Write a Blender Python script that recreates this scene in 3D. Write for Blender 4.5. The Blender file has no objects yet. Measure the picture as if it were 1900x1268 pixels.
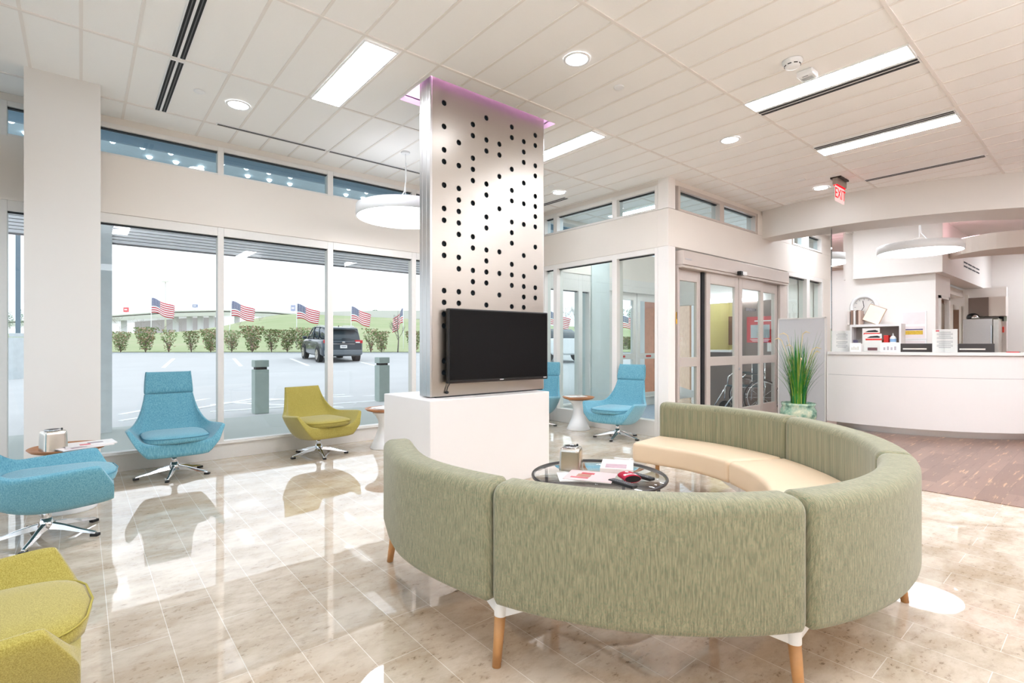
import bpy, bmesh, math, random
from mathutils import Vector, Matrix
PI = math.pi
scene = bpy.context.scene
COL = scene.collection

# ---------------------------------------------------------------- camera constants (metres; X runs along the window wall, Y out through it)
FPX, YAW, CAM_H, YH = 953.0, math.radians(50.0), 1.2, 640.0
FW = (math.cos(YAW), math.sin(YAW))
RT = (math.sin(YAW), -math.cos(YAW))
ZC = 3.34                      # ceiling height

def at(px, py, d):
    """point of the place seen at photo position px, py when it stands d metres deep"""
    l = (px - 950.0) / FPX * d
    return Vector((d * FW[0] + l * RT[0], d * FW[1] + l * RT[1], CAM_H + (YH - py) / FPX * d))

def depth(x, y):
    return x * FW[0] + y * FW[1]

# ---------------------------------------------------------------- colour and materials
def s2l(c):
    return tuple((v / 255 / 12.92) if v / 255 <= 0.04045 else ((v / 255 + 0.055) / 1.055) ** 2.4 for v in c) + (1.0,)

class NT:
    def __init__(s, name):
        s.m = bpy.data.materials.new(name); s.m.use_nodes = True
        s.t = s.m.node_tree; s.t.nodes.clear()
        s.out = s.n('ShaderNodeOutputMaterial')
    def n(s, typ, **kw):
        nd = s.t.nodes.new(typ)
        for k, v in kw.items(): setattr(nd, k, v)
        return nd
    def l(s, a, b): s.t.links.new(a, b)
    def math(s, op, a, b=None, c=None):
        nd = s.n('ShaderNodeMath', operation=op)
        for i, v in enumerate((a, b, c)):
            if v is None: continue
            if isinstance(v, (int, float)): nd.inputs[i].default_value = v
            else: s.l(v, nd.inputs[i])
        return nd.outputs[0]
    def mix(s, fac, a, b):
        nd = s.n('ShaderNodeMix', data_type='RGBA')
        for sock, v in ((nd.inputs[0], fac), (nd.inputs[6], a), (nd.inputs[7], b)):
            if isinstance(v, (int, float)): sock.default_value = v
            elif isinstance(v, tuple): sock.default_value = v
            else: s.l(v, sock)
        return nd.outputs[2]
    def ramp(s, fac, stops):
        nd = s.n('ShaderNodeValToRGB')
        e = nd.color_ramp.elements
        while len(e) < len(stops): e.new(0.5)
        for i, (p, c) in enumerate(stops):
            e[i].position = p; e[i].color = c if isinstance(c, tuple) else (c, c, c, 1)
        s.l(fac, nd.inputs[0])
        return nd.outputs[0]
    def coord(s, kind='Object', scale=None, loc=None):
        o = s.n('ShaderNodeTexCoord').outputs[kind]
        if scale or loc:
            mp = s.n('ShaderNodeMapping')
            if scale: mp.inputs['Scale'].default_value = scale
            if loc: mp.inputs['Location'].default_value = loc
            s.l(o, mp.inputs[0]); o = mp.outputs[0]
        return o
    def noise(s, vec, scale, detail=3, rough=0.5, out=0):
        nd = s.n('ShaderNodeTexNoise')
        nd.inputs['Scale'].default_value = scale; nd.inputs['Detail'].default_value = detail
        nd.inputs['Roughness'].default_value = rough
        s.l(vec, nd.inputs['Vector'])
        return nd.outputs[out]
    def bsdf(s, col, rough=0.5, metal=0.0, **kw):
        b = s.n('ShaderNodeBsdfPrincipled')
        for sock, v in ((b.inputs['Base Color'], col), (b.inputs['Roughness'], rough), (b.inputs['Metallic'], metal)):
            if isinstance(v, (int, float, tuple)): sock.default_value = v
            else: s.l(v, sock)
        for k, v in kw.items():
            b.inputs[k.replace('_', ' ')].default_value = v
        s.l(b.outputs[0], s.out.inputs[0])
        return b
    def bump(s, b, h, strength=0.3, dist=0.01):
        bp = s.n('ShaderNodeBump'); bp.inputs['Strength'].default_value = strength; bp.inputs['Distance'].default_value = dist
        s.l(h, bp.inputs['Height']); s.l(bp.outputs[0], b.inputs['Normal'])

def pm(name, rgb, rough=0.5, metal=0.0, var=0.06, scale=12.0, bump=0.0, kind='Object', **kw):
    """plain material with a little procedural mottling"""
    t = NT(name); c = s2l(rgb)
    v = t.coord(kind); nz = t.noise(v, scale, 4)
    lo = tuple(x * (1 - var) for x in c[:3]) + (1,); hi = tuple(min(1, x * (1 + var)) for x in c[:3]) + (1,)
    b = t.bsdf(t.mix(nz, lo, hi), rough, metal, **kw)
    if bump: t.bump(b, nz, bump, 0.004)
    return t.m

def emat(name, rgb, strength):
    t = NT(name); e = t.n('ShaderNodeEmission'); e.inputs[0].default_value = s2l(rgb); e.inputs[1].default_value = strength
    t.l(e.outputs[0], t.out.inputs[0]); return t.m

def glassmat(name, tint=(0.94, 0.975, 0.965, 1), refl=1.0, rough=0.0):
    t = NT(name)
    tr = t.n('ShaderNodeBsdfTransparent'); tr.inputs[0].default_value = tint
    gl = t.n('ShaderNodeBsdfGlossy'); gl.inputs['Roughness'].default_value = rough; gl.inputs[0].default_value = (1, 1, 1, 1)
    fr = t.n('ShaderNodeFresnel'); 
    geo = t.n('ShaderNodeNewGeometry')       # same reflectance from either side of a pane
    t.l(t.math('MULTIPLY_ADD', geo.outputs['Backfacing'], 1 / 1.5 - 1.5, 1.5), fr.inputs[0])
    mx = t.n('ShaderNodeMixShader')
    t.l(t.math('MULTIPLY', fr.outputs[0], refl), mx.inputs[0]); t.l(tr.outputs[0], mx.inputs[1]); t.l(gl.outputs[0], mx.inputs[2])
    t.l(mx.outputs[0], t.out.inputs[0])
    return t.m

def fabric(name, rgb, rgb2, fx=260.0, fy=260.0, streak=0.5, kind='UV', third=None, bump=0.1):
    """woven cloth: warp and weft lines with heathered yarn streaks, in metres on the UV map"""
    t = NT(name)
    uv = t.coord(kind)
    sp = t.n('ShaderNodeSeparateXYZ'); t.l(uv, sp.inputs[0])
    a = t.math('SINE', t.math('MULTIPLY', sp.outputs[0], fx * 2 * PI))
    b = t.math('SINE', t.math('MULTIPLY', sp.outputs[1], fy * 2 * PI))
    w = t.math('MULTIPLY_ADD', t.math('MULTIPLY', a, b), 0.25, 0.5)
    mp = t.n('ShaderNodeMapping'); mp.inputs['Scale'].default_value = (fx * 0.9, fy * 0.09, 1); t.l(uv, mp.inputs[0])
    n1 = t.noise(mp.outputs[0], 1.0, 3, 0.7)
    mp2 = t.n('ShaderNodeMapping'); mp2.inputs['Scale'].default_value = (fx * 0.9, fy * 0.5, 1); t.l(uv, mp2.inputs[0])
    n2 = t.noise(mp2.outputs[0], 1.0, 2, 0.6)
    f = t.ramp(t.math('ADD', t.math('MULTIPLY', n1, streak * 1.6), t.math('MULTIPLY', w, 1 - streak)), [(0.36, 0.0), (0.86, 1.0)])
    col = t.mix(f, s2l(rgb), s2l(rgb2))
    if third:
        g = t.ramp(n2, [(0.46, 0.0), (0.72, 1.0)])
        col = t.mix(t.math('MULTIPLY', g, 0.55), col, s2l(third))
    bs = t.bsdf(col, 0.9, 0.0, Sheen_Weight=0.25, Sheen_Roughness=0.5)
    bs.inputs['Specular IOR Level'].default_value = 0.2
    t.bump(bs, w, bump, 0.002)
    return t.m

def heather(name, rgb, rgb2, scale=(230, 230, 26)):
    """fine two-tone yarn cloth in object space"""
    t = NT(name); co = t.coord('Object', scale); n1 = t.noise(co, 1.0, 3, .7); n2 = t.noise(t.coord('Object', (420, 420, 420)), 1.0, 1)
    f = t.ramp(t.math('ADD', t.math('MULTIPLY', n1, .7), t.math('MULTIPLY', n2, .3)), [(.34, 0.0), (.66, 1.0)])
    b = t.bsdf(t.mix(f, s2l(rgb), s2l(rgb2)), .9, 0.0, Sheen_Weight=.3, Sheen_Roughness=.5); b.inputs['Specular IOR Level'].default_value = .2
    t.bump(b, n2, .12, .002); return t.m

# ---------------------------------------------------------------- mesh builder
class MB:
    def __init__(s):
        s.bm = bmesh.new(); s.uv = s.bm.loops.layers.uv.new('UVMap'); s.mi = 0
    def face(s, vs, uvs=None, smooth=False):
        try: f = s.bm.faces.new(vs)
        except ValueError: return None
        f.material_index = s.mi; f.smooth = smooth
        if uvs:
            for lp, u in zip(f.loops, uvs): lp[s.uv].uv = u
        return f
    def quad(s, pts, uvs=None):
        return s.face([s.bm.verts.new(p) for p in pts], uvs or [(0, 0), (1, 0), (1, 1), (0, 1)][:len(pts)])
    def box(s, x0, x1, y0, y1, z0, z1, M=None):
        ps = [Vector((x, y, z)) for z in (z0, z1) for y in (y0, y1) for x in (x0, x1)]
        if M is not None: ps = [M @ p for p in ps]
        v = [s.bm.verts.new(p) for p in ps]
        for idx in ((0, 2, 3, 1), (4, 5, 7, 6), (0, 1, 5, 4), (2, 6, 7, 3), (0, 4, 6, 2), (1, 3, 7, 5)):
            s.face([v[i] for i in idx], [(0, 0), (1, 0), (1, 1), (0, 1)])
        return s
    def obox(s, c, size, rz=0.0, M=None):
        T = Matrix.Translation(Vector(c)) @ Matrix.Rotation(rz, 4, 'Z')
        if M is not None: T = M @ T
        a, b, d = (q / 2 for q in size)
        return s.box(-a, a, -b, b, -d, d, T)
    def prism(s, poly, z0, z1, smooth=False):
        lo = [s.bm.verts.new((p[0], p[1], z0)) for p in poly]; hi = [s.bm.verts.new((p[0], p[1], z1)) for p in poly]
        n = len(poly); u = 0.0
        s.face(list(reversed(lo)), [(p[0], p[1]) for p in reversed(poly)]); s.face(hi, [(p[0], p[1]) for p in poly])
        for i in range(n):
            j = (i + 1) % n; du = math.hypot(poly[j][0] - poly[i][0], poly[j][1] - poly[i][1])
            s.face([lo[i], lo[j], hi[j], hi[i]], [(u, z0), (u + du, z0), (u + du, z1), (u, z1)], smooth); u += du
        return s
    def loft(s, rings, closed=True, caps=True, smooth=True, uvr=None):
        """rings: list of equal-length point lists; uvr: optional list of UV lists"""
        V = [[s.bm.verts.new(p) for p in r] for r in rings]; n = len(rings[0])
        for i in range(len(V) - 1):
            for j in range(n if closed else n - 1):
                k = (j + 1) % n
                if uvr:
                    uk = uvr[i][k] if k else (uvr[i][j][0], uvr[i][j][1] + 0.05); ul = uvr[i + 1][k] if k else (uvr[i + 1][j][0], uvr[i + 1][j][1] + 0.05)
                    uv = [uvr[i][j], uk, ul, uvr[i + 1][j]]
                else: uv = [(j / n, i), ((j + 1) / n, i), ((j + 1) / n, i + 1), (j / n, i + 1)]
                s.face([V[i][j], V[i][k], V[i + 1][k], V[i + 1][j]], uv, smooth)
        if caps and closed:
            s.face(list(reversed(V[0])), [(p[0], p[2]) for p in reversed(rings[0])], False); s.face(V[-1], [(p[0], p[2]) for p in rings[-1]], False)
        return s
    def tube(s, pts, r, n=8, closed=False, caps=True):
        pts = [Vector(p) for p in pts]; m = len(pts); rr = r if isinstance(r, (list, tuple)) else [r] * m
        rings = []; up = None
        for i, p in enumerate(pts):
            a = pts[i - 1] if (i > 0 or closed) else p; b = pts[(i + 1) % m] if (i < m - 1 or closed) else p
            d = (b - a).normalized()
            if up is None:
                up = Vector((0, 0, 1)) if abs(d.z) < 0.9 else Vector((1, 0, 0))
            side = d.cross(up).normalized(); up = side.cross(d).normalized()
            rings.append([p + (side * math.cos(2 * PI * k / n) + up * math.sin(2 * PI * k / n)) * rr[i] for k in range(n)])
        if closed: rings.append(rings[0]); caps = False
        return s.loft(rings, True, caps)
    def cyl(s, p0, p1, r0, r1=None, n=20):
        return s.tube([p0, p1], [r0, r0 if r1 is None else r1], n)
    def lathe(s, prof, c=(0, 0, 0), n=32, caps=True, mod=None):
        rings = []
        for r, z in prof:
            rings.append([Vector((c[0] + (r * (mod(a, z) if mod else 1)) * math.cos(a), c[1] + (r * (mod(a, z) if mod else 1)) * math.sin(a), c[2] + z)) for a in (2 * PI * k / n for k in range(n))])
        return s.loft(rings, True, caps)
    def out(s, name, mat, parent=None, bevel=0.0, seg=2, subsurf=0, solid=0.0, weld=False, autosmooth=None):
        bm = s.bm
        if weld: bmesh.ops.remove_doubles(bm, verts=bm.verts, dist=1e-5)
        bmesh.ops.recalc_face_normals(bm, faces=bm.faces)
        me = bpy.data.meshes.new(name); bm.to_mesh(me); bm.free()
        o = bpy.data.objects.new(name, me)
        for mm in (mat if isinstance(mat, (list, tuple)) else [mat]): me.materials.append(mm)
        COL.objects.link(o)
        if parent is not None: o.parent = parent
        if solid:
            m = o.modifiers.new('solid', 'SOLIDIFY'); m.thickness = solid; m.offset = 0
        if subsurf:
            m = o.modifiers.new('sub', 'SUBSURF'); m.levels = m.render_levels = subsurf
            for p in me.polygons: p.use_smooth = True
        if bevel:
            m = o.modifiers.new('bev', 'BEVEL'); m.width = bevel; m.segments = seg; m.limit_method = 'ANGLE'; m.angle_limit = math.radians(40)
        return o

def tag(o, label=None, cat=None, group=None, kind=None):
    if label: o['label'] = label
    if cat: o['category'] = cat
    if group: o['group'] = group
    if kind: o['kind'] = kind
    return o

def thing(name, label, cat, loc=(0, 0, 0), rz=0.0, group=None, kind=None):
    o = bpy.data.objects.new(name, None); COL.objects.link(o)
    o.empty_display_size = 0.1
    o.location = loc; o.rotation_euler = (0, 0, rz)
    return tag(o, label, cat, group, kind)

def struct(name, mb, m, **kw):
    return tag(mb.out(name, m, **kw), kind='structure')

def copy_thing(o, parent=None):
    c = o.copy(); COL.objects.link(c)
    if parent is not None: c.parent = parent
    for ch in list(o.children): copy_thing(ch, c)
    return c

def place(c, loc, rz=None, label=None, group=None):
    c.location = loc
    if rz is not None: c.rotation_euler = (0, 0, rz)
    if label: c['label'] = label
    if group: c['group'] = group
    return c

def text_obj(name, body, size, M, mat, parent=None, depth_=0.001, align='CENTER'):
    cu = bpy.data.curves.new(name + '_curve', 'FONT'); cu.body = body; cu.size = size; cu.extrude = depth_; cu.align_x = align; cu.align_y = 'CENTER'
    tmp = bpy.data.objects.new(name + '_curve', cu); COL.objects.link(tmp)
    me = bpy.data.meshes.new_from_object(tmp.evaluated_get(bpy.context.evaluated_depsgraph_get()))
    bpy.data.objects.remove(tmp); bpy.data.curves.remove(cu)
    me.materials.clear(); me.materials.append(mat)
    o = bpy.data.objects.new(name, me); COL.objects.link(o)
    if parent is not None: o.parent = parent
    o.matrix_local = M
    return o

def catmull(P, m, closed=False):
    out = []
    n = len(P)
    for i in range(n - 1):
        p0 = Vector(P[max(i - 1, 0)]); p1 = Vector(P[i]); p2 = Vector(P[i + 1]); p3 = Vector(P[min(i + 2, n - 1)])
        for k in range(m):
            t = k / m
            out.append(0.5 * ((2 * p1) + (p2 - p0) * t + (2 * p0 - 5 * p1 + 4 * p2 - p3) * t * t + (3 * p1 - p0 - 3 * p2 + p3) * t ** 3))
    out.append(Vector(P[-1]))
    return out
# ================================================================ materials of the place
M = {}
M['wall'] = pm('wall_paint', (234, 226, 217), 0.7, var=0.02, scale=3)
M['wall_white'] = pm('wall_paint_white', (240, 235, 230), 0.7, var=0.015, scale=3)
M['ceil'] = pm('ceiling_tile', (249, 247, 244), 0.9, var=0.02, scale=160, bump=0.05)
M['grid'] = pm('ceiling_tee', (238, 232, 226), 0.6, var=0.01)
M['alu'] = pm('clear_anodised_frame', (230, 226, 221), 0.42, 0.05, var=0.03, scale=40)
M['alu_dark'] = pm('door_frame_satin', (204, 193, 185), 0.4, 0.2, var=0.03, scale=40)
M['gasket'] = pm('black_gasket', (22, 26, 30), 0.6)
M['glass'] = glassmat('window_glass')
M['glass_green'] = glassmat('vestibule_glass', (0.86, 0.945, 0.93, 1))
M['glass_teal'] = glassmat('transom_glass', (0.74, 0.88, 0.92, 1), 1.2)
M['glass_clear'] = glassmat('clear_glass', (0.985, 0.995, 0.992, 1))
M['white'] = pm('white_laminate', (238, 234, 232), 0.35, var=0.012, scale=6)
M['white_metal'] = pm('white_enamel', (242, 242, 242), 0.35, var=0.01)
M['black'] = pm('black_plastic', (18, 18, 20), 0.4)
M['dark'] = pm('dark_slot', (14, 14, 16), 0.7)
M['chrome'] = pm('polished_chrome', (225, 226, 228), 0.1, 1.0, var=0.02)
M['steel'] = pm('brushed_steel_edge', (206, 204, 203), 0.3, 1.0, var=0.03, scale=30)
M['concrete'] = pm('cast_concrete', (206, 212, 214), 0.85, var=0.12, scale=6, bump=0.2)
M['lamp'] = emat('lit_diffuser', (240, 246, 255), 27.0)
M['lamp_round'] = emat('lit_pendant_diffuser', (246, 249, 255), 5.0)
M['lamp_up'] = emat('lit_upper_diffuser', (246, 249, 255), 1.3)
M['lamp_up_added'] = emat('added_hall_uplight', (242, 247, 255), 16.0)  # stronger uplight for the added pendants out of view, lifts the ceiling
M['led_pink_dim'] = emat('soft_pink_led', (244, 190, 206), 8.0)
M['lamp_spot'] = emat('lit_downlight', (240, 246, 255), 27.0)
M['lamp_out'] = emat('lit_canopy_bulb', (240, 248, 255), 4.0)
M['led_pink'] = emat('pink_led_strip', (238, 176, 236), 26.0)
M['led_red'] = emat('red_exit_glow', (255, 30, 40), 1.2)
M['led_soft'] = emat('edge_lit_acrylic', (255, 216, 210), 0.62)
M['paper'] = pm('paper', (244, 242, 240), 0.7, var=0.02)
M['grey_print'] = pm('grey_print', (150, 150, 156), 0.8)
M['walnut'] = pm('dark_door_wood', (120, 84, 60), 0.5, var=0.2, scale=8)

def brushed_panel():
    t = NT('brushed_stainless_panel')
    mp = t.n('ShaderNodeMapping'); mp.inputs['Scale'].default_value = (3.0, 3.0, 900.0); t.l(t.coord('Object'), mp.inputs[0])
    nz = t.noise(mp.outputs[0], 1.0, 3)
    c = s2l((196, 188, 179)); c2 = s2l((180, 172, 163))
    b = t.bsdf(t.mix(nz, c2, c), 0.3, 1.0)
    t.l(t.ramp(nz, [(0.3, 0.31), (0.7, 0.35)]), b.inputs['Roughness'])
    return t.m
M['panel'] = brushed_panel()

def floor_tile():
    t = NT('travertine_tile_polished')
    co = t.coord('Object')
    rot = t.n('ShaderNodeMapping'); rot.inputs['Rotation'].default_value = (0, 0, PI / 2); rot.inputs['Location'].default_value = (0.31, 0.10, 0); t.l(co, rot.inputs[0])
    def brick(c1, c2, mort, bias=0.0):
        br = t.n('ShaderNodeTexBrick', offset=0.37, offset_frequency=2, squash=1.0)
        for k, v in (('Color1', c1), ('Color2', c2), ('Mortar', mort)): br.inputs[k].default_value = v
        for k, v in (('Scale', 1.0), ('Mortar Size', 0.0015), ('Mortar Smooth', 0.1), ('Brick Width', 0.74), ('Row Height', 0.19), ('Bias', bias)): br.inputs[k].default_value = v
        t.l(rot.outputs[0], br.inputs['Vector'])
        return br
    br = brick(s2l((221, 208, 191)), s2l((205, 192, 174)), s2l((238, 234, 228)))
    st = t.n('ShaderNodeMapping'); st.inputs['Scale'].default_value = (1.7, 3.0, 1); st.inputs['Rotation'].default_value = (0, 0, 0.3); t.l(co, st.inputs[0])
    cloud = t.noise(st.outputs[0], 1.7, 6, 0.62)
    streak = t.noise(st.outputs[0], 6.0, 8, 0.72)
    pits = t.noise(st.outputs[0], 15.0, 6, 0.7)
    base = t.mix(t.ramp(cloud, [(0.38, 0.0), (0.62, 1.0)]), br.outputs[0], s2l((190, 172, 150)))
    base = t.mix(t.math('MULTIPLY', t.ramp(streak, [(0.48, 0.0), (0.7, 1.0)]), 0.42), base, s2l((160, 140, 116)))
    speck = t.math('MULTIPLY', t.ramp(pits, [(0.56, 0.0), (0.66, 1.0)]), t.ramp(cloud, [(0.42, 0.0), (0.6, 1.0)]))
    base = t.mix(t.math('MULTIPLY', speck, 0.8), base, s2l((104, 82, 60)))
    base = t.mix(t.math('MULTIPLY', br.outputs['Fac'], 0.55), base, s2l((240, 236, 228)))
    b = t.bsdf(base, 0.022, 0.0)
    b.inputs['IOR'].default_value = 2.1
    wob = t.noise(co, 5.0, 2)
    t.bump(b, wob, 0.012, 0.02)
    return t.m
M['floor'] = floor_tile()

def wood_floor():
    t = NT('vinyl_plank_walnut')
    co = t.coord('Object')
    br = t.n('ShaderNodeTexBrick', offset=0.41, offset_frequency=2)
    for k, v in (('Color1', s2l((148, 116, 100))), ('Color2', s2l((124, 94, 80))), ('Mortar', s2l((92, 64, 50)))): br.inputs[k].default_value = v
    for k, v in (('Scale', 1.0), ('Mortar Size', 0.0012), ('Brick Width', 0.95), ('Row Height', 0.15), ('Bias', 0.0)): br.inputs[k].default_value = v
    t.l(co, br.inputs['Vector'])
    mp = t.n('ShaderNodeMapping'); mp.inputs['Scale'].default_value = (1.5, 16, 1); t.l(co, mp.inputs[0])
    g = t.noise(mp.outputs[0], 1.6, 6, 0.65)
    col = t.mix(t.ramp(g, [(0.58, 0.0), (0.66, 1.0)]), br.outputs[0], s2l((206, 168, 132)))
    col = t.mix(t.ramp(g, [(0.25, 1.0), (0.42, 0.0)]), col, s2l((92, 62, 50)))
    b = t.bsdf(col, 0.3); return t.m
M['wood_floor'] = wood_floor()

# ================================================================ floor and ceiling
XL, XV, YW, YV = -0.66, 5.72, 6.12, 3.725      # left wall, vestibule side wall, window wall, vestibule front wall
b = MB(); b.box(XL - 0.3, 20, -5, YW + 0.2, -0.12, 0.0)
struct('floor', b, M['floor'])
b = MB(); b.prism([(5.3, -5), (20, -5), (20, 3.66), (8.25, 3.66), (8.25, 2.9), (5.3, 2.55)], 0.0, 0.004)
struct('floor_wood', b, M['wood_floor'])
b = MB(); b.box(XV + 0.1, 9.2, YV + 0.1, YW - 0.05, 0.0, 0.006)
struct('floor_vestibule', b, pm('grey_entrance_mat', (150, 160, 172), 0.95, var=0.25, scale=60))

b = MB()
cx0, cx1, cy0, cy1 = 2.13, 3.52, 3.54, 4.06      # recess around the steel panel
for x0, x1, y0, y1 in ((XL - 0.2, cx0, -5, YW + 0.1), (cx1, 20, -5, YW + 0.1), (cx0, cx1, -5, cy0), (cx0, cx1, cy1, YW + 0.1)):
    b.box(x0, x1, y0, y1, ZC, ZC + 0.06)
b.box(cx0, cx1, cy0, cy1, ZC + 0.28, ZC + 0.3)
for x0, x1, y0, y1 in ((cx0 - 0.02, cx0, cy0, cy1), (cx1, cx1 + 0.02, cy0, cy1), (cx0, cx1, cy0 - 0.02, cy0), (cx0, cx1, cy1, cy1 + 0.02)):
    b.box(x0, x1, y0, y1, ZC + 0.05, ZC + 0.3)
struct('ceiling', b, M['ceil'])
# suspended grid: tees every foot across, every four feet along
RUN = [-4.98, -3.79, -2.6, -1.42, -0.22, 0.965, 2.17, 3.36, 4.53, 5.66]
b = MB()
def clear_of_recess(x, y0, y1):
    return [(y0, y1)] if not (cx0 - 0.03 < x < cx1 + 0.03 and y0 < cy1 and y1 > cy0) else [(y0, min(y1, cy0 - 0.02)), (max(y0, cy1 + 0.02), y1)]
for i in range(-2, 40):
    x = 0.3 * i
    for k in range(len(RUN)):
        ya = RUN[k]; yb = RUN[k + 1] if k + 1 < len(RUN) else YW
        if i == 2 and ya > 1.0: continue
        for y0, y1 in clear_of_recess(x, ya, yb):
            if y1 - y0 > 0.03: b.box(x - 0.010, x + 0.010, y0 + 0.012, y1 - 0.012, ZC - 0.005, ZC + 0.002)
for y in RUN:
    for x0, x1 in (((XL, 12),)):
        b.box(x0, x1, y - 0.012, y + 0.012, ZC - 0.007, ZC + 0.002)
struct('ceiling_grid', b, M['grid'])

# ================================================================ window wall (back) and its glazing
b = MB()
b.box(XL, XV + 4.3, YW - 0.04, YW + 0.16, 2.43, 2.975)            # painted band between windows and transoms
b.box(XL, XV + 4.3, YW - 0.02, YW + 0.16, 3.27, ZC)
struct('wall_back', b, M['wall'], bevel=0.004)
b = MB(); b.box(XL, 9.6, YW - 0.03, YW + 0.16, 0.0, 0.155); b.box(XL, 9.6, YW - 0.045, YW + 0.1, 0.155, 0.17)
struct('baseboard_back', b, M['alu'], bevel=0.003)
MULL = [(-0.66, -0.48), (1.095, 1.152), (2.248, 2.315), (3.372, 3.436), (4.50, 4.57), (5.62, 5.80)]
def glazing(name, spans, z0, z1, axis, p, frame_m, glass_m, top=0.085, bot=0.02, dep=0.10, side=0.0):
    """a run of window bays in one wall plane: frame and panes as parts; spans = opening x (or y) ranges"""
    e = tag(thing(name, None, None), kind='structure')
    f = MB()
    def bx(a0, a1, q0, q1, h0, h1):
        f.box(a0, a1, q0, q1, h0, h1) if axis == 'x' else f.box(q0, q1, a0, a1, h0, h1)
    lo = min(s[0] for s in spans); hi = max(s[1] for s in spans)
    ends = [lo - 0.05] + [v for s in spans for v in s] + [hi + 0.05]
    for i in range(0, len(ends), 2): bx(ends[i], ends[i + 1], p - dep / 2, p + dep / 2, z0, z1)
    for a0, a1 in spans: bx(a0, a1, p - dep / 2, p + dep / 2, z1 - top, z1); bx(a0, a1, p - dep / 2, p + dep / 2, z0, z0 + bot)
    f.out('window_frame', frame_m, e, bevel=0.003)
    g = MB()
    for a0, a1 in spans:                      # black gasket line along the head of each pane
        if axis == 'x': g.box(a0, a1, p - 0.02, p + 0.02, z1 - top - 0.012, z1 - top)
        else: g.box(p - 0.02, p + 0.02, a0, a1, z1 - top - 0.012, z1 - top)
    g.out('gasket', M['gasket'], e)
    for a0, a1 in spans:
        q = MB()
        if axis == 'x': q.quad([(a0, p, z0 + bot), (a1, p, z0 + bot), (a1, p, z1 - top), (a0, p, z1 - top)])
        else: q.quad([(p, a0, z0 + bot), (p, a1, z0 + bot), (p, a1, z1 - top), (p, a0, z1 - top)])
        q.out('pane', glass_m, e)
    return e
spans = [(MULL[i][1], MULL[i + 1][0]) for i in range(5)]
glazing('window_1', spans, 0.165, 2.43, 'x', YW + 0.02, M['alu'], M['glass'], top=0.09)
glazing('window_2', spans, 2.975, 3.275, 'x', YW + 0.02, M['alu'], M['glass_teal'], top=0.045, bot=0.02)
# left wall: same build-up
b = MB(); b.box(XL - 0.2, XL, -5, YW + 0.16, 2.43, 2.975); b.box(XL - 0.2, XL, -5, YW + 0.16, 3.27, ZC); b.box(XL - 0.2, XL, -5, YW, 0, 0.165)
b.box(XL - 0.2, XL, -5, 0.2, 0.1, 3.3)
struct('wall_left', b, M['wall'])
sl = [(0.25, 1.35), (1.42, 2.5), (2.57, 3.65), (3.72, 4.8), (4.87, 5.95)]
glazing('window_3', sl, 0.165, 2.43, 'y', XL - 0.08, M['alu'], M['glass'], top=0.09)
glazing('window_4', sl, 2.975, 3.275, 'y', XL - 0.08, M['alu'], M['glass_teal'], top=0.045)
b = MB(); b.box(-0.336, 0.124, 5.42, 5.95, 0, ZC)
struct('column_left', b, pm('column_paint', (228, 224, 219), 0.65, var=0.015, scale=2))
# walls that close the hall behind the camera
b = MB(); b.box(XL - 0.2, 20, -5.2, -5.0, 0, ZC); struct('wall_front', b, M['wall_white'])
b = MB(); b.box(20, 20.2, -5, YW, 0, ZC); struct('wall_right', b, M['wall_white'])

# ================================================================ entrance vestibule
b = MB()
b.box(XV, XV + 0.16, YV + .16, YW - 0.04, 2.465, 2.945); b.box(XV + 0.02, XV + 0.14, YV + .16, YW - .02, 3.272, ZC)
b.box(XV, 11.35, YV, YV + 0.16, 2.465, 2.945); b.box(XV + .15, 11.35, YV + 0.02, YV + 0.14, 3.272, ZC)
b.box(8.2, 9.5, YV, YV + 0.16, 2.946, 3.271); b.box(10.95, 11.35, YV, YV + 0.16, 0, 2.464); b.box(10.9, 11.35, YV, YV + 0.16, 2.946, 3.271); b.box(9.3, 10.94, YV, YV + 0.16, 0, 0.499)
struct('wall_vestibule', b, M['wall'], bevel=0.003)
b = MB()
for x0, x1, y0, y1 in ((XV - .004, XV + 0.15, YV - .004, YV + 0.15),): b.box(x0, x1, y0, y1, 0, 2.462); b.box(x0, x1, y0, y1, 2.948, ZC)
struct('column_vestibule', b, M['wall_white'])
glazing('window_5', [(3.93, 4.545), (4.63, 5.72), (5.80, 6.0)], 0.0, 2.462, 'y', XV + 0.07, M['wall_white'], M['glass_green'], top=0.07, bot=0.205, dep=0.14)
glazing('window_6', [(3.93, 4.545), (4.63, 5.72), (5.80, 6.0)], 2.948, 3.27, 'y', XV + 0.07, M['alu'], M['glass_teal'], top=0.055, bot=0.03, dep=0.14)
glazing('window_7', [(6.0, 7.02), (7.14, 8.12)], 2.948, 3.27, 'x', YV + 0.07, M['alu_dark'], M['glass_teal'], top=0.05, bot=0.03, dep=0.14)
glazing('window_8', [(9.6, 10.1), (10.25, 10.85)], 2.96, 3.27, 'x', YV + 0.07, M['wall_white'], M['glass_teal'], top=0.05, bot=0.03, dep=0.14)
glazing('window_9', [(9.36, 10.16), (10.3, 10.88)], 0.5, 2.465, 'x', YV + 0.07, M['alu'], M['glass_green'], top=0.07, bot=0.03, dep=0.14)

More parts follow.
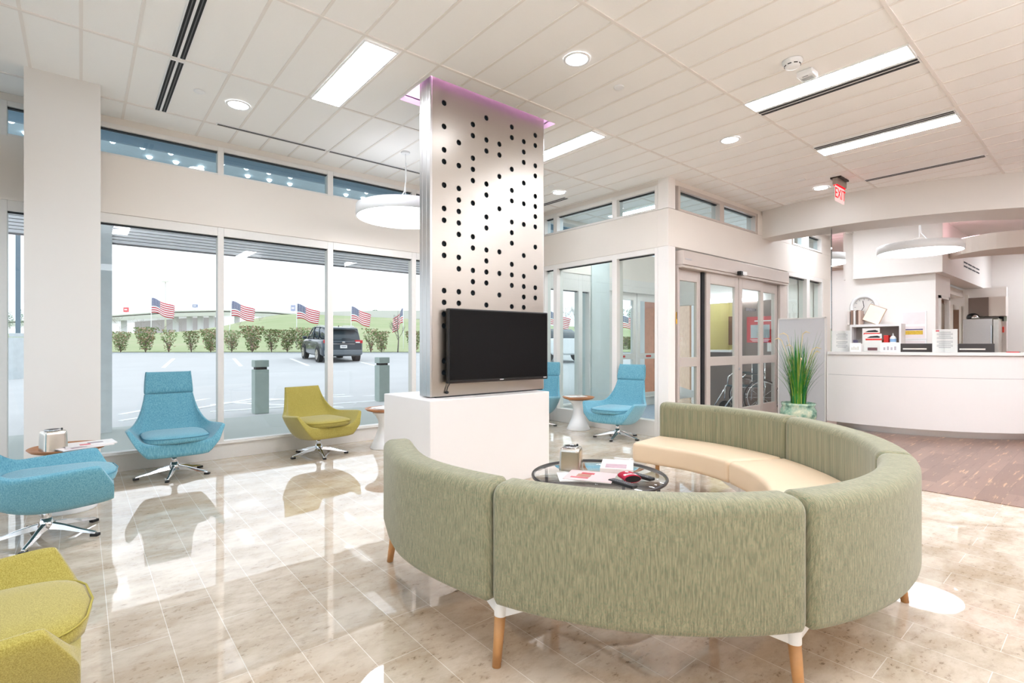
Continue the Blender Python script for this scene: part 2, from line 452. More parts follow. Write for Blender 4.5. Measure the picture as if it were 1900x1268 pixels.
# sliding door set in the vestibule front wall
d = tag(thing('door_1', None, None), kind='structure')
f = MB(); f.box(5.905, 5.93, YV - 0.02, YV + 0.13, 0, 2.2); f.box(8.98, 9.25, YV - 0.02, YV + 0.13, 0, 2.42)
f.out('door_frame', M['alu_dark'], d, bevel=0.003)
f = MB(); f.box(5.915, 9.16, YV - 0.09, YV + 0.1, 2.235, 2.42); f.box(5.915, 9.16, YV - 0.075, YV + 0.1, 2.2, 2.235)
f.out('door_header', M['alu_dark'], d, bevel=0.006)
f = MB(); f.box(5.96, 6.12, YV - 0.093, YV - 0.09, 2.3, 2.32)
f.out('header_seam', M['steel'], d)
f = MB(); f.box(7.34, 7.46, YV - 0.15, YV - 0.09, 2.215, 2.275); f.out('motion_sensor', M['black'], d, bevel=0.008)
f = MB(); f.box(7.40, 7.53, YV - 0.152, YV - 0.088, 2.218, 2.272); f.out('sensor_cover', M['white_metal'], d, bevel=0.006)
for k, (x0, x1, yy) in enumerate(((5.93, 6.53, YV + 0.045), (6.60, 7.515, YV - 0.005), (7.53, 8.34, YV - 0.005), (8.36, 8.97, YV + 0.045))):
    s = 0.105 if k in (1, 2) else 0.09
    f = MB()
    for a, c in ((x0, x0 + s), (x1 - s, x1)): f.box(a, c, yy - 0.022, yy + 0.022, 0.02, 2.2)
    for a, c in ((0.02, 0.25), (0.905, 1.03), (2.05, 2.2)): f.box(x0 + s, x1 - s, yy - 0.022, yy + 0.022, a, c)
    lf = f.out('door_leaf', M['alu_dark'], d, bevel=0.003)
    for a, c in ((0.25, 0.905), (1.03, 2.05)):
        q = MB(); q.quad([(x0 + s, yy, a), (x1 - s, yy, a), (x1 - s, yy, c), (x0 + s, yy, c)]); q.out('pane', M['glass_green'], lf)
f = MB(); f.box(6.535, 6.60, YV + 0.0, YV + 0.05, 0.02, 2.2); f.out('door_gap_seal', M['gasket'], d)
f = MB(); f.cyl((7.525, YV - 0.04, 0.98 - 0.14), (7.525, YV - 0.026, 0.98 - 0.14), 0.02); f.out('lock', M['chrome'], d)
# ================================================================ media column: white plinth, perforated steel panel, TV
b = MB(); b.box(2.056, 3.33, 3.43, 3.765 + 0.45, 0, 0.767)
tag(b.out('plinth', M['white'], bevel=0.006), 'white box plinth carrying the perforated steel panel', 'plinth')
PX0, PX1, PY, PZ0, PZ1 = 2.18, 3.42, 3.605, 0.775, 3.5
pan = thing('perforated_panel', 'tall brushed steel panel with punched round holes rising from the white plinth to the ceiling', 'panel', (PX0, PY, PZ0))
cols = [
 [2.714, 2.813, 3.006, 3.202, 0.969, 1.068, 1.358, 1.455, 1.552, 1.651, 1.941, 2.037, 2.233, 2.328, 2.524],
 [1.555, 1.651, 1.845, 1.942, 2.136, 2.233, 2.330, 2.428, 2.523, 2.717, 2.912],
 [1.654, 1.750, 1.846, 2.041, 2.138, 2.427, 2.622, 2.718, 2.815, 3.011, 3.107],
 [1.558, 1.751, 1.848, 1.946, 2.043, 2.236, 2.334, 2.525, 2.624, 2.914, 3.009, 3.204],
 [1.657, 1.850, 2.043, 2.430, 2.721, 2.914, 3.011],
 [1.561, 1.754, 1.851, 1.948, 2.141, 2.239, 2.334, 2.525, 2.625, 2.818, 3.109, 3.204],
 [1.564, 1.661, 1.755, 1.852, 2.045, 2.335, 2.528, 2.724, 2.916, 3.011, 3.109],
 [1.662, 1.757, 1.951, 2.143, 2.336, 2.434, 2.529, 2.625, 2.818, 2.914, 3.110, 3.206]]
PZ = 0.0968
holes = {(i, round((z - 0.969) / PZ)) for i, c in enumerate(cols) for z in c}
b = MB(); NP = 16
xs0 = 2.294 - 0.1455 / 2
def pv(x, z): return (x - PX0, 0, z - PZ0)
for i in range(8):
    for k in range(0, 25):
        xc, zc = 2.294 + 0.1458 * i, 0.969 + PZ * k
        hx, hz = 0.0729, PZ / 2
        if (i, k) in holes:
            sq = [(-1, -1), (-.5, -1), (0, -1), (.5, -1), (1, -1), (1, -.5), (1, 0), (1, .5), (1, 1), (.5, 1), (0, 1), (-.5, 1), (-1, 1), (-1, .5), (-1, 0), (-1, -.5)]
            sq = [(xc + p * hx, zc + q * hz) for p, q in sq]; ring = []
            for p, q in sq:
                a = math.atan2((q - zc) / hz, (p - xc) / hx); ring.append((xc + 0.0235 * math.cos(a), zc + 0.0235 * math.sin(a)))
            for q in range(NP):
                j = (q + 1) % NP
                b.quad([pv(*sq[q]), pv(*sq[j]), pv(*ring[j]), pv(*ring[q])])
                a0, a1 = ring[q], ring[j]
                b.quad([pv(*a0), pv(*a1), (a1[0] - PX0, 0.012, a1[1] - PZ0), (a0[0] - PX0, 0.012, a0[1] - PZ0)])
        else:
            b.quad([pv(xc - hx, zc - hz), pv(xc + hx, zc - hz), pv(xc + hx, zc + hz), pv(xc - hx, zc + hz)])
xe0, xe1 = 2.294 - 0.0729, 2.294 + 0.1458 * 7 + 0.0729
zlo, zhi = 0.969 - PZ / 2, 0.969 + PZ * 24.5
for x0, x1, z0, z1 in ((PX0, xe0, PZ0, PZ1), (xe1, PX1, PZ0, PZ1), (xe0, xe1, PZ0, zlo), (xe0, xe1, zhi, PZ1)):
    b.quad([pv(x0, z0), pv(x1, z0), pv(x1, z1), pv(x0, z1)])
b.out('front_sheet', M['panel'], pan)
b = MB(); b.box(0.02, PX1 - PX0 - 0.02, 0.022, 0.03, 0.01, PZ1 - PZ0 - 0.01)
b.out('backing_sheet', pm('navy_backing', (16, 30, 38), 0.6), pan)
b = MB(); b.box(0.0, PX1 - PX0, 0.14, 0.165, 0, PZ1 - PZ0); b.out('rear_sheet', M['panel'], pan)
b = MB()
for y0, y1 in ((0.0, 0.052), (0.056, 0.118), (0.122, 0.165)):
    b.box(-0.022, 0.0, y0 - .003, y1, 0, PZ1 - PZ0)
b.out('edge_profile', M['steel'], pan, bevel=0.004)
b = MB(); b.box(PX1 - PX0, PX1 - PX0 + 0.008, 0.0, 0.165, 0, PZ1 - PZ0); b.out('edge_profile', M['steel'], pan, bevel=0.004)
b = MB(); b.box(0.03, PX1 - PX0 - 0.02, -0.01, 0.14, -0.008, 0.0); b.out('base_strip', M['gasket'], pan)
cv = thing('cove_light', 'pink glowing light strip in the ceiling recess around the steel panel', 'light', (2.85, 3.8, ZC + 0.2))
b = MB(); b.box(-0.68, 0.64, -0.25, -0.235, -0.02, 0.03); b.box(-0.71, -0.695, -0.2, 0.2, -0.02, 0.03); b.out('led_strip', M['led_pink'], cv)
b = MB(); b.box(-0.68, 0.64, -0.256, -0.25, -0.03, 0.04); b.box(-0.716, -0.71, -0.2, 0.2, -0.03, 0.04); b.out('channel', M['white_metal'], cv)

# television on a swivelling wall arm
L_, R_ = Vector((2.289, 3.53, 0)), Vector((3.334, 3.455, 0))
tvw = (R_ - L_).length; ang = math.atan2(R_.y - L_.y, R_.x - L_.x)
tv = thing('tv', 'black flat screen television mounted low on the perforated steel panel', 'television', ((L_.x + R_.x) / 2, (L_.y + R_.y) / 2, 1.2), ang)
zt, zb = 0.298, -0.318
b = MB(); b.box(-tvw / 2, tvw / 2, 0.0, 0.045, zb, zt); b.out('casing', M['black'], tv, bevel=0.006)
b = MB(); b.box(-tvw / 2 + 0.012, tvw / 2 - 0.012, -0.003, 0.001, zb + 0.028, zt - 0.012)
b.out('screen', pm('tv_screen', (6, 6, 8), 0.1, var=0.05, scale=2, Specular_IOR_Level=0.22), tv)
b = MB(); b.box(-tvw / 2 + 0.01, tvw / 2 - 0.01, -0.004, 0.0, zb + 0.006, zb + 0.014); b.out('lower_bezel', pm('dark_chrome_strip', (70, 60, 58), 0.25, 0.8), tv)
b = MB(); b.box(-0.02, 0.02, -0.0055, -0.004, zb + 0.014, zb + 0.02); b.out('badge', M['white_metal'], tv)
b = MB(); b.box(tvw / 2 - 0.055, tvw / 2 - 0.02, -0.0055, -0.004, zb + 0.014, zb + 0.022); b.out('sticker', M['white_metal'], tv)
b = MB(); b.box(-0.12, 0.12, 0.045, 0.085, -0.12, 0.12); b.out('mount', M['black'], tv)
cab = thing('power_cable', 'thin black cable with plug hanging below the television', 'cable', (2.33, 3.58, 0.9))
b = MB(); b.tube([(0.03, -0.005, 0.02), (0.01, 0.0, -0.01), (-0.012, 0.008, -0.05), (-0.02, 0.012, -0.085)], 0.004, 8); b.out('lead', M['black'], cab)
b = MB(); b.lathe([(0.004, 0.012), (0.016, 0.006), (0.016, -0.006), (0.008, -0.013)], (-0.02, 0.008, -0.092), 12); b.out('plug', M['black'], cab)

# ================================================================ swivel lounge chairs
F_BLUE = heather('teal_blue_cloth', (60, 130, 156), (134, 188, 200))
F_YEL = heather('mustard_green_cloth', (136, 122, 44), (192, 178, 98), (300, 300, 300))
M['seam_blue'] = pm('blue_piping', (92, 150, 172), 0.9); M['seam_yel'] = pm('mustard_piping', (170, 156, 74), 0.9)
RING = {  # station: y, z, tilt, half ring of (x, n) inner centre, corner, arm, tip | outer tip, arm, corner, centre
 0: (-0.325, 0.34, 0, [(0, 0), (.245, 0), (.302, .053), (.362, .133), (.386, .120), (.326, -.01), (.238, -.112), (0, -.118)]),
 1: (-0.295, 0.337, 0, [(0, 0), (.245, 0), (.304, .056), (.366, .140), (.392, .124), (.330, -.01), (.241, -.122), (0, -.128)]),
 2: (-0.12, 0.33, 0, [(0, 0), (.24, 0), (.304, .06), (.364, .138), (.392, .122), (.330, -.005), (.240, -.135), (0, -.14)]),
 3: (0.08, 0.325, 0, [(0, 0), (.235, .0), (.292, .055), (.350, .128), (.380, .112), (.324, .0), (.238, -.135), (0, -.14)]),
 4: (0.20, 0.345, 28, [(0, 0), (.225, .005), (.270, .05), (.322, .118), (.352, .102), (.300, .005), (.225, -.095), (0, -.10)]),
 5: (0.272, 0.43, 62, [(0, 0), (.215, .005), (.244, .04), (.280, .088), (.306, .068), (.27, -.015), (.215, -.075), (0, -.08)]),
 6: (0.305, 0.52, 74, [(0, 0), (.205, .005), (.222, .028), (.240, .052), (.262, .032), (.245, -.025), (.2, -.06), (0, -.066)]),
 7: (0.335, 0.62, 76, [(0, 0), (.196, .005), (.206, .014), (.214, .02), (.23, .0), (.222, -.03), (.185, -.055), (0, -.06)]),
 8: (0.355, 0.70, 77, [(0, 0), (.188, .004), (.196, .008), (.203, .01), (.214, -.01), (.207, -.032), (.175, -.05), (0, -.055)]),
}
def chair_ring(st, dn=0.0, sx=0.955):
    y, z, th, half = st
    th = math.radians(th); N = Vector((0, -math.sin(th), math.cos(th)))
    pts = []
    inner = half[:4]; outer = half[4:]
    seq = [(-x, n, 1) for x, n in reversed(inner)] + [(x, n, 1) for x, n in inner[1:]] + [(x, n, -1) for x, n in outer] + [(-x, n, -1) for x, n in reversed(outer[:-1])]
    rake = .078 if y < -.2 else 0.0          # the arm tips sit further back than the front lip
    for x, n, sgn in seq: pts.append(Vector((x * sx, y + rake * min(max((n + .0) / .14, 0), 1), z)) + N * (n + dn * sgn))
    return pts
def loft_shell(sts, name, mat, parent, close_hi=True, sub=2):
    b = MB(); rings = [chair_ring(s) if len(s) == 4 else chair_ring(s[:4], s[4]) for s in sts]
    uvr = []; v = 0.0
    for i, r in enumerate(rings):
        if i: v += (r[3] - rings[i - 1][3]).length
        u = 0.0; row = []
        for j, p in enumerate(r):
            if j: u += (p - r[j - 1]).length
            row.append((u, v))
        uvr.append(row)
    b.loft(rings, True, False, True, uvr)
    # pair inner and outer points to cap the two ends with quads
    bm = b.bm; bm.verts.ensure_lookup_table(); n = len(rings[0])
    for base in (0, (len(rings) - 1) * n):
        V = [bm.verts[base + i] for i in range(n)]
        for i in range(6):
            o0, o1 = V[13 - i], V[12 - i]
            b.face([V[i], V[i + 1], o1, o0], [(p.co.x + 5, p.co.z) for p in (V[i], V[i + 1], o1, o0)], True)
    cr = bm.edges.layers.float.get('crease_edge') or bm.edges.layers.float.new('crease_edge')
    bm.verts.ensure_lookup_table(); idx = {v: i for i, v in enumerate(bm.verts)}
    for e_ in bm.edges:
        i0, i1 = idx[e_.verts[0]], idx[e_.verts[1]]; r0, r1, k0, k1 = i0 // n, i1 // n, i0 % n, i1 % n
        if k0 == k1 and k0 in (0, 6, 7, 13): e_[cr] = .92          # arm edges
        elif k0 == k1 and k0 in (9, 11): e_[cr] = .45              # underside corners
        elif r0 == r1 and r0 in (0, len(rings) - 1): e_[cr] = .8   # front lip and top edge
    return b.out(name, mat, parent, subsurf=sub)
def make_chair(name, label, mat, seam, high):
    t = thing(name, label, 'chair')
    sts = [RING[k] for k in range(9)]
    sts.append((0.362, 0.728, 77, [(x * 0.98, n - 0.008 if n > -0.03 else n + 0.012) for x, n in RING[8][3]]))
    loft_shell(sts, 'shell', mat, t)
    if high:
        hs = []
        for z, k, e in ((0.726, 0.95, -.024), (0.732, 1.0, .006), (0.80, 0.985, .012), (0.88, 0.955, .008), (0.930, 0.93, .0), (0.938, 0.90, -.016)):
            hs.append((0.352 + (z - 0.70) * 0.235, z, 77, [(x * k, n) for x, n in RING[8][3]], e))
        loft_shell(hs, 'headrest', mat, t)
    # loose seat cushion
    b = MB(); rings = []; 
    def outline(s, z, dy=0.0):
        pts = []
        for q in range(28):
            a = 2 * PI * q / 28; ca, sa = math.cos(a), math.sin(a); e = 0.42
            x = 0.252 * s * math.copysign(abs(ca) ** e, ca); y = 0.265 * s * math.copysign(abs(sa) ** e, sa)
            if y < 0: y *= 1.0 + 0.16 * (1 - (x / 0.252) ** 2)
            pts.append(Vector((x, y - 0.045 + dy, z)))
        return pts
    prof = [(0.90, 0.333), (0.985, 0.340), (1.0, 0.358), (1.0, 0.376), (0.965, 0.392), (0.84, 0.404), (0.5, 0.410), (0.1, 0.411)]
    rings = [outline(s, z) for s, z in prof]
    uvr = [[(p.x * (1 + i * 0.0), p.y + (i * 0.02)) for p in r] for i, r in enumerate(rings)]
    V = [[b.bm.verts.new(p) for p in r] for r in rings]
    for i in range(len(V) - 1):
        for j in range(28):
            k = (j + 1) % 28
            b.face([V[i][j], V[i][k], V[i + 1][k], V[i + 1][j]], [uvr[i][j], uvr[i][k], uvr[i + 1][k], uvr[i + 1][j]], True)
    b.face(V[-1], [(p.x, p.y) for p in rings[-1]], True); b.face(list(reversed(V[0])), [(p.x, p.y) for p in rings[0]])
    cu = b.out('seat_cushion', mat, t)
    b = MB(); b.tube(outline(1.004, 0.386)[:], 0.0035, 6, True); b.out('piping', seam, cu)
    b = MB()
    for p in (outline(0.925, 0.338),): b.tube(p, 0.0045, 6, True)
    b.out('cushion_gap_shade', M['gasket'], cu)  # black tube stands in for the shade in the gap under the cushion
    # five star swivel base
    b = MB(); b.cyl((0, 0, 0.07), (0, 0, 0.2), 0.024, n=20); b.lathe([(0.02, 0.05), (0.043, 0.062), (0.046, 0.085), (0.03, 0.11), (0.026, 0.12)], n=20)
    b.out('pedestal', M['chrome'], t)
    b = MB(); b.cyl((0, 0, 0.175), (0, 0, 0.195), 0.03); b.out('swivel_collar', M['black'], t)
    for k in range(5):
        a = math.radians(-90 - 17 + 72 * k); ca, sa = math.cos(a), math.sin(a)
        b = MB(); rings = []
        for r, z, w, h in ((0.03, 0.075, 0.024, 0.020), (0.11, 0.062, 0.019, 0.016), (0.20, 0.040, 0.016, 0.011), (0.295, 0.022, 0.014, 0.007)):
            c = Vector((r * ca, r * sa, z)); sd = Vector((-sa, ca, 0))
            rings.append([c + sd * w + Vector((0, 0, -h)), c + sd * w * .5 + Vector((0, 0, h)), c - sd * w * .5 + Vector((0, 0, h)), c - sd * w + Vector((0, 0, -h))])
        b.loft(rings, True, True, False)
        lg = b.out('leg', M['chrome'], t, bevel=0.003)
        b = MB(); b.obox((0.288 * ca, 0.288 * sa, 0.009), (0.045, 0.032, 0.018), a); b.out('foot_glide', M['black'], lg, bevel=0.003)
    return t
def turn_base(c, deg):
    for ch in c.children:
        if ch.name.startswith('leg'): ch.rotation_euler.z += math.radians(deg)
    return c
blue = make_chair('lounge_chair', 'teal blue high-back swivel chair facing the room in front of the left window bay', F_BLUE, M['seam_blue'], True)
place(blue, (0.66, 5.63, 0), 0)
G1 = 'teal blue high-back swivel lounge chairs'
blue['group'] = G1
place(turn_base(copy_thing(blue), 53), (-0.165, 4.32, 0), math.radians(90), 'teal blue swivel chair seen side-on beside the round table with the chrome tissue box', G1)
place(turn_base(copy_thing(blue), 30), (5.30, 4.20, 0), math.radians(-80), 'teal blue high-back swivel chair standing right of the small white table by the vestibule glass', G1)
place(copy_thing(blue), (5.12, 5.56, 0), math.radians(-72), 'teal blue high-back swivel chair partly hidden behind the television and white plinth', G1)
yel = make_chair('low_lounge_chair', 'mustard low-back swivel chair in front of the window beside the white pedestal table', F_YEL, M['seam_yel'], False)
G2 = 'mustard low-back swivel lounge chairs'
place(yel, (1.99, 5.66, 0), math.radians(9), None, G2)
place(copy_thing(yel), (-0.325, 2.13, 0), math.radians(90), 'mustard low-back swivel chair nearest the camera, cut off by the edge of the view', G2)

# ================================================================ pedestal side tables
M['table_wood'] = pm('walnut_tray', (178, 120, 78), 0.4, var=0.18, scale=7)
def make_table(label):
    t = thing('side_table', label, 'side table', group='white pedestal side tables with walnut tray tops')
    prof = [(0.165, 0.0), (0.166, 0.01), (0.138, 0.07), (0.102, 0.15), (0.080, 0.225), (0.074, 0.275), (0.080, 0.32), (0.105, 0.375), (0.14, 0.41), (0.15, 0.42)]
    b = MB(); b.lathe(prof, n=40); b.out('pedestal', M['white_metal'], t)
    b = MB(); b.lathe([(0.05, 0.421), (0.15, 0.423), (0.205, 0.438), (0.228, 0.46), (0.224, 0.463), (0.20, 0.448), (0.15, 0.438), (0.02, 0.437)], n=48)
    b.out('tray_top', M['table_wood'], t)
    return t
t1 = make_table('white pedestal side table by the window between the mustard chair and the white plinth')
place(t1, (2.72, 5.55, 0))
place(copy_thing(t1), (5.41, 4.98, 0), 0, 'white pedestal side table between the two teal chairs by the vestibule glass')
place(copy_thing(t1), (-0.07, 4.94, 0), 0, 'round walnut topped side table in front of the wide white column')
place(bpy.data.objects['side_table'], (2.72, 5.55, 0))

def magazine(label, loc, rz, size, cols, group=None, tilt=0.0, thick=0.006, name='magazine'):
    """thin stapled magazine: page block and printed cover with picture patches"""
    t = thing(name, label, 'magazine', loc, rz, group)
    t.rotation_euler = (tilt, 0, rz)
    w, h = size
    b = MB(); b.box(-w / 2, w / 2, -h / 2, h / 2, 0, thick - 0.001); b.out('pages', M['paper'], t)
    b = MB(); b.box(-w / 2 - .001, w / 2 + .001, -h / 2 - .001, h / 2 + .001, thick - 0.001, thick); cv_ = b.out('cover', pm('cover_' + name, cols[0], 0.3, var=0.05), t)
    rnd = random.Random(int(loc[0] * 1000 + loc[1] * 77))
    for c in cols[1:]:
        x0 = rnd.uniform(-0.45, 0.1) * w; y0 = rnd.uniform(-0.45, 0.15) * h
        b = MB(); b.box(x0, x0 + w * rnd.uniform(.2, .38), y0, y0 + h * rnd.uniform(.12, .3), thick, thick + 0.0006); b.out('picture', pm('print', c, 0.35, var=0.25, scale=30), cv_)
    return t
def tissue_box(label, loc, rz):
    t = thing('tissue_box_cover', label, 'tissue box cover', loc, rz, 'chrome tissue box covers')
    b = MB()
    def rr(s, z):
        pts = []
        for k in range(32):
            a = 2 * PI * k / 32; ca, sa = math.cos(a), math.sin(a); e = 0.32
            pts.append(Vector((0.066 * s * math.copysign(abs(ca) ** e, ca), 0.066 * s * math.copysign(abs(sa) ** e, sa), z)))
        return pts
    rings = [rr(1.06, 0.0), rr(1.05, 0.004), rr(0.985, 0.115), rr(0.95, 0.13), rr(0.88, 0.139), rr(0.55, 0.143)]
    b.loft(rings, True, False); b.out('cover', M['steel_soft'], t)
    b = MB(); b.lathe([(0.048, 0.141), (0.052, 0.146), (0.048, 0.150), (0.04, 0.146)], n=28, caps=False); b.out('opening_rim', M['chrome'], t)
    b = MB(); b.cyl((0, 0, 0.138), (0, 0, 0.143), 0.05); b.out('slot', M['dark'], t)
    b = MB(); b.cyl((0.036, -0.03, 0.147), (0.04, -0.034, 0.154), 0.006); b.out('knob', M['black'], t)
    return t
M['steel_soft'] = pm('satin_steel', (212, 206, 198), 0.22, 1.0, var=0.08, scale=14)
tissue_box('chrome tissue box cover on the round walnut side table by the white column', (-0.15, 4.86, 0.455), 0.3)
tissue_box('chrome tissue box cover on the glass coffee table', (2.39, 2.262, 0.408), 0.55)
GM = 'magazines on the side table by the column'
magazine('pink and white magazine under the other one on the walnut table by the column', (0.01, 4.83, 0.4655), 0.35, (0.3, 0.22), [(238, 226, 226), (190, 60, 90), (120, 80, 100)], GM)
magazine('white magazine with a red picture lying topmost on the walnut side table', (0.05, 4.88, 0.4725), 0.12, (0.29, 0.21), [(240, 236, 234), (214, 64, 84), (150, 140, 150)], GM)
GM2 = 'magazines on the white table by the window'
magazine('white magazine at the bottom of the pile on the pedestal table by the window', (2.70, 5.54, 0.464), 0.5, (0.28, 0.21), [(240, 238, 236), (90, 60, 60)], GM2)
magazine('open white magazine on top of the pile on the pedestal table by the window', (2.735, 5.52, 0.4705), 0.1, (0.3, 0.21), [(244, 242, 240), (170, 120, 110)], GM2)
magazine('grey and white magazine on the pedestal table between the two teal chairs', (5.38, 5.0, 0.464), -0.4, (0.27, 0.2), [(226, 222, 218), (150, 120, 110)])
# ================================================================ curved sofa: five joined bays, backs outside, seats inside
F_SOFA = fabric('olive_woven_cloth', (74, 79, 62), (174, 165, 134), 210, 210, 0.5, third=(86, 118, 92))
M['hide'] = pm('cream_leather', (226, 202, 172), 0.42, var=0.03, scale=5, bump=0.05)
M['oak'] = pm('oak_leg', (192, 140, 88), 0.45, var=0.15, scale=30)
ZB, ZTOP, ZSEAT, TH, SD = 0.247, 0.692, 0.405, 0.155, 0.61
ZT = ZTOP
so = thing('curved_sofa', 'large horseshoe sofa with olive woven back and cream leather seat around the glass table', 'sofa', (0, 0, 0))
KNOT = [Vector(p) for p in ((1.246, 2.566), (1.080, 2.043), (1.143, 1.490), (1.401, 1.005), (1.835, 0.661), (2.38, 0.525), (2.96, 0.615), (3.52, 0.945), (3.93, 1.47), (4.09, 2.06), (4.04, 2.65))]
# dense outer curve with seam indices
dense = catmull(KNOT, 10)
per = 20
def nrm(i):
    a = dense[max(i - 1, 0)]; c = dense[min(i + 1, len(dense) - 1)]
    d = (c - a).normalized(); return Vector((-d.y, d.x))     # points to the inside
SL = [0.0]
for i in range(1, len(dense)): SL.append(SL[-1] + (dense[i] - dense[i - 1]).length)
def rrect(o0, o1, z0, z1, r, n=5):
    """rounded rectangle in (offset, z)"""
    pts = []
    for (cx, cz, a0) in ((o1 - r[0], z1 - r[0], 0), (o0 + r[1], z1 - r[1], 90), (o0 + r[2], z0 + r[2], 180), (o1 - r[3], z0 + r[3], 270)):
        rad = r[(0, 1, 2, 3)[a0 // 90]]
        for k in range(n + 1):
            a = math.radians(a0 + 90 * k / n); pts.append((cx + rad * math.cos(a), cz + rad * math.sin(a)))
    return pts
def bay(name, mat, i0, i1, o0, o1, z0, z1, r, uvflip=False):
    b = MB(); rings = []; uvr = []
    cy_ = (o0 + o1) / 2; cz_ = (z0 + z1) / 2
    N = i1 - i0
    st = [(i0, 0.028, 0.0), (i0, 0.010, 0.006), (i0, 0.0, 0.022)] + [(i, 0.0, None) for i in range(i0 + 1, i1)] + [(i1, 0.0, -0.022), (i1, 0.010, -0.006), (i1, 0.028, 0.0)]
    for (i, inset, adv) in st:
        p = dense[i]; n = nrm(i); tan = Vector((n.y, -n.x))
        if adv is not None: p = p + tan * (adv + (0.004 if i == i0 else -0.004))
        prof = rrect(o0 + inset, o1 - inset, z0 + inset, z1 - inset, [max(q - inset * .3, 0.006) for q in r])
        row = []; ur = []; u = 0.0; last = None
        for (o, z) in prof:
            q = p + n * o; row.append(Vector((q.x, q.y, z)))
            if last is not None: u += math.hypot(o - last[0], z - last[1])
            last = (o, z); ur.append((SL[i] + (adv or 0), u))
        rings.append(row); uvr.append(ur)
    V = [[b.bm.verts.new(p) for p in rw] for rw in rings]; n_ = len(rings[0])
    for i in range(len(V) - 1):
        for j in range(n_):
            k = (j + 1) % n_
            ua, ub = uvr[i][j], uvr[i + 1][j]
            uc = uvr[i][k] if k else (ua[0], ua[1] + 0.02); ud = uvr[i + 1][k] if k else (ub[0], ub[1] + 0.02)
            b.face([V[i][j], V[i][k], V[i + 1][k], V[i + 1][j]], [ua, uc, ud, ub], True)
    b.face(list(reversed(V[0])), [(p.x * .7 + p.y * .7, p.z) for p in reversed(rings[0])]); b.face(V[-1], [(p.x * .7 + p.y * .7, p.z) for p in rings[-1]])
    return b.out(name, mat, so)
for k in range(5):
    bay('seat_section', M['hide'], k * per, (k + 1) * per, TH + 0.004, SD, ZB + 0.0, ZSEAT, [0.03, 0.02, 0.02, 0.03])
    bay('back_section', F_SOFA, k * per, (k + 1) * per, 0.0, TH, ZB, ZTOP, [0.045, 0.045, 0.03, 0.02])
def sofa_leg(i, off, lean, along=0.0):
    p = dense[i]; n = nrm(i); tan = Vector((n.y, -n.x))
    c = p + n * off + tan * along; f = c - n * lean + tan * along * 0.3
    b = MB(); b.cyl((f.x, f.y, 0.0), (c.x + (f.x - c.x) * .2, c.y + (f.y - c.y) * .2, 0.18), 0.0165, 0.0215, 18)
    lg = b.out('leg', M['oak'], so)
    b = MB()
    b.cyl((c.x + (f.x - c.x) * .2, c.y + (f.y - c.y) * .2, 0.18), (c.x, c.y, ZB - 0.002), 0.0225, 0.026, 18)
    for s in (-1, 1):                    # gusset arms under the frame
        if (i == 0 and s > 0 and False): continue
        w = Vector((n.x, n.y)) * 0.012; e = c + tan * s * 0.15 + n * 0.05
        rings = [[Vector((q.x, q.y, z)) for q, z in ((c - w, ZB - 0.075), (c + w, ZB - 0.075), (c + w, ZB - 0.004), (c - w, ZB - 0.004))],
                 [Vector((q.x, q.y, z)) for q, z in ((e - w * .6, ZB - 0.016), (e + w * .6, ZB - 0.016), (e + w * .6, ZB - 0.004), (e - w * .6, ZB - 0.004))]]
        b.loft(rings, True, True, False)
    b.out('bracket', M['white_metal'], lg, bevel=0.002)
for k in range(6):
    i = min(max(k * per, 0), 5 * per)
    al = 0.05 if k == 0 else (-0.05 if k == 5 else 0.0)
    sofa_leg(i, 0.075, 0.03, -al if False else al * -1)
    sofa_leg(i, 0.50, -0.02, al * -1)

# ================================================================ glass coffee table
ct = thing('coffee_table', 'round glass coffee table with thin dark metal ring inside the horseshoe sofa', 'coffee table', (2.43, 2.07, 0))
M['bronze'] = pm('dark_metal_tube', (70, 66, 66), 0.35, 0.8)
b = MB(); b.lathe([(0.0, 0.398), (0.398, 0.398), (0.401, 0.403), (0.398, 0.408), (0.0, 0.408)], n=72, caps=False); b.out('glass_top', M['glass_clear'], ct)
b = MB(); b.tube([(0.402 * math.cos(a), 0.402 * math.sin(a), 0.399) for a in (2 * PI * k / 72 for k in range(72))], 0.010, 8, True); b.out('rim', M['bronze'], ct)
for k in range(4):
    a = 0.25 + PI / 2 * k; p = (0.375 * math.cos(a), 0.375 * math.sin(a))
    b = MB(); b.cyl((p[0], p[1], 0.0), (p[0], p[1], 0.392), 0.0105, n=12)
    b.cyl((p[0], p[1], 0.388), (p[0] * 1.07, p[1] * 1.07, 0.396), 0.008, n=8); b.out('leg', M['bronze'], ct)
b = MB()
for a in (0.25, 0.25 + PI / 2):
    b.tube([(0.375 * math.cos(a), 0.375 * math.sin(a), 0.05), (-0.375 * math.cos(a), -0.375 * math.sin(a), 0.05)], 0.007, 8)
b.out('stretcher', M['bronze'], ct)
G3 = 'magazines on the glass coffee table'
magazine('white brochure with a red edge at the left of the glass coffee table', (2.27, 2.09, 0.409), math.radians(-40), (0.24, 0.19), [(240, 238, 236), (200, 90, 90)], G3)
magazine('magazine with a pink and red cover fanned on the glass coffee table', (2.315, 2.035, 0.4155), math.radians(-61), (0.28, 0.22), [(226, 196, 196), (196, 40, 62), (176, 120, 100), (200, 80, 96)], G3)
bk = thing('hardback_book', 'flat pale book with a coral edge at the back of the glass coffee table', 'book', (2.635, 2.09, 0.4095), math.radians(36))
b = MB(); b.box(-.135, .135, -.1, .1, 0, .003); b.box(-.135, .135, -.1, .1, .021, .024); b.box(-.135, -.131, -.1, .1, 0.003, .021); b.out('cover', pm('pale_cover', (238, 226, 222), 0.4), bk)
b = MB(); b.box(-.131, .13, -.096, .096, .003, .021); b.out('pages', pm('coral_pages', (240, 190, 176), 0.6), bk)
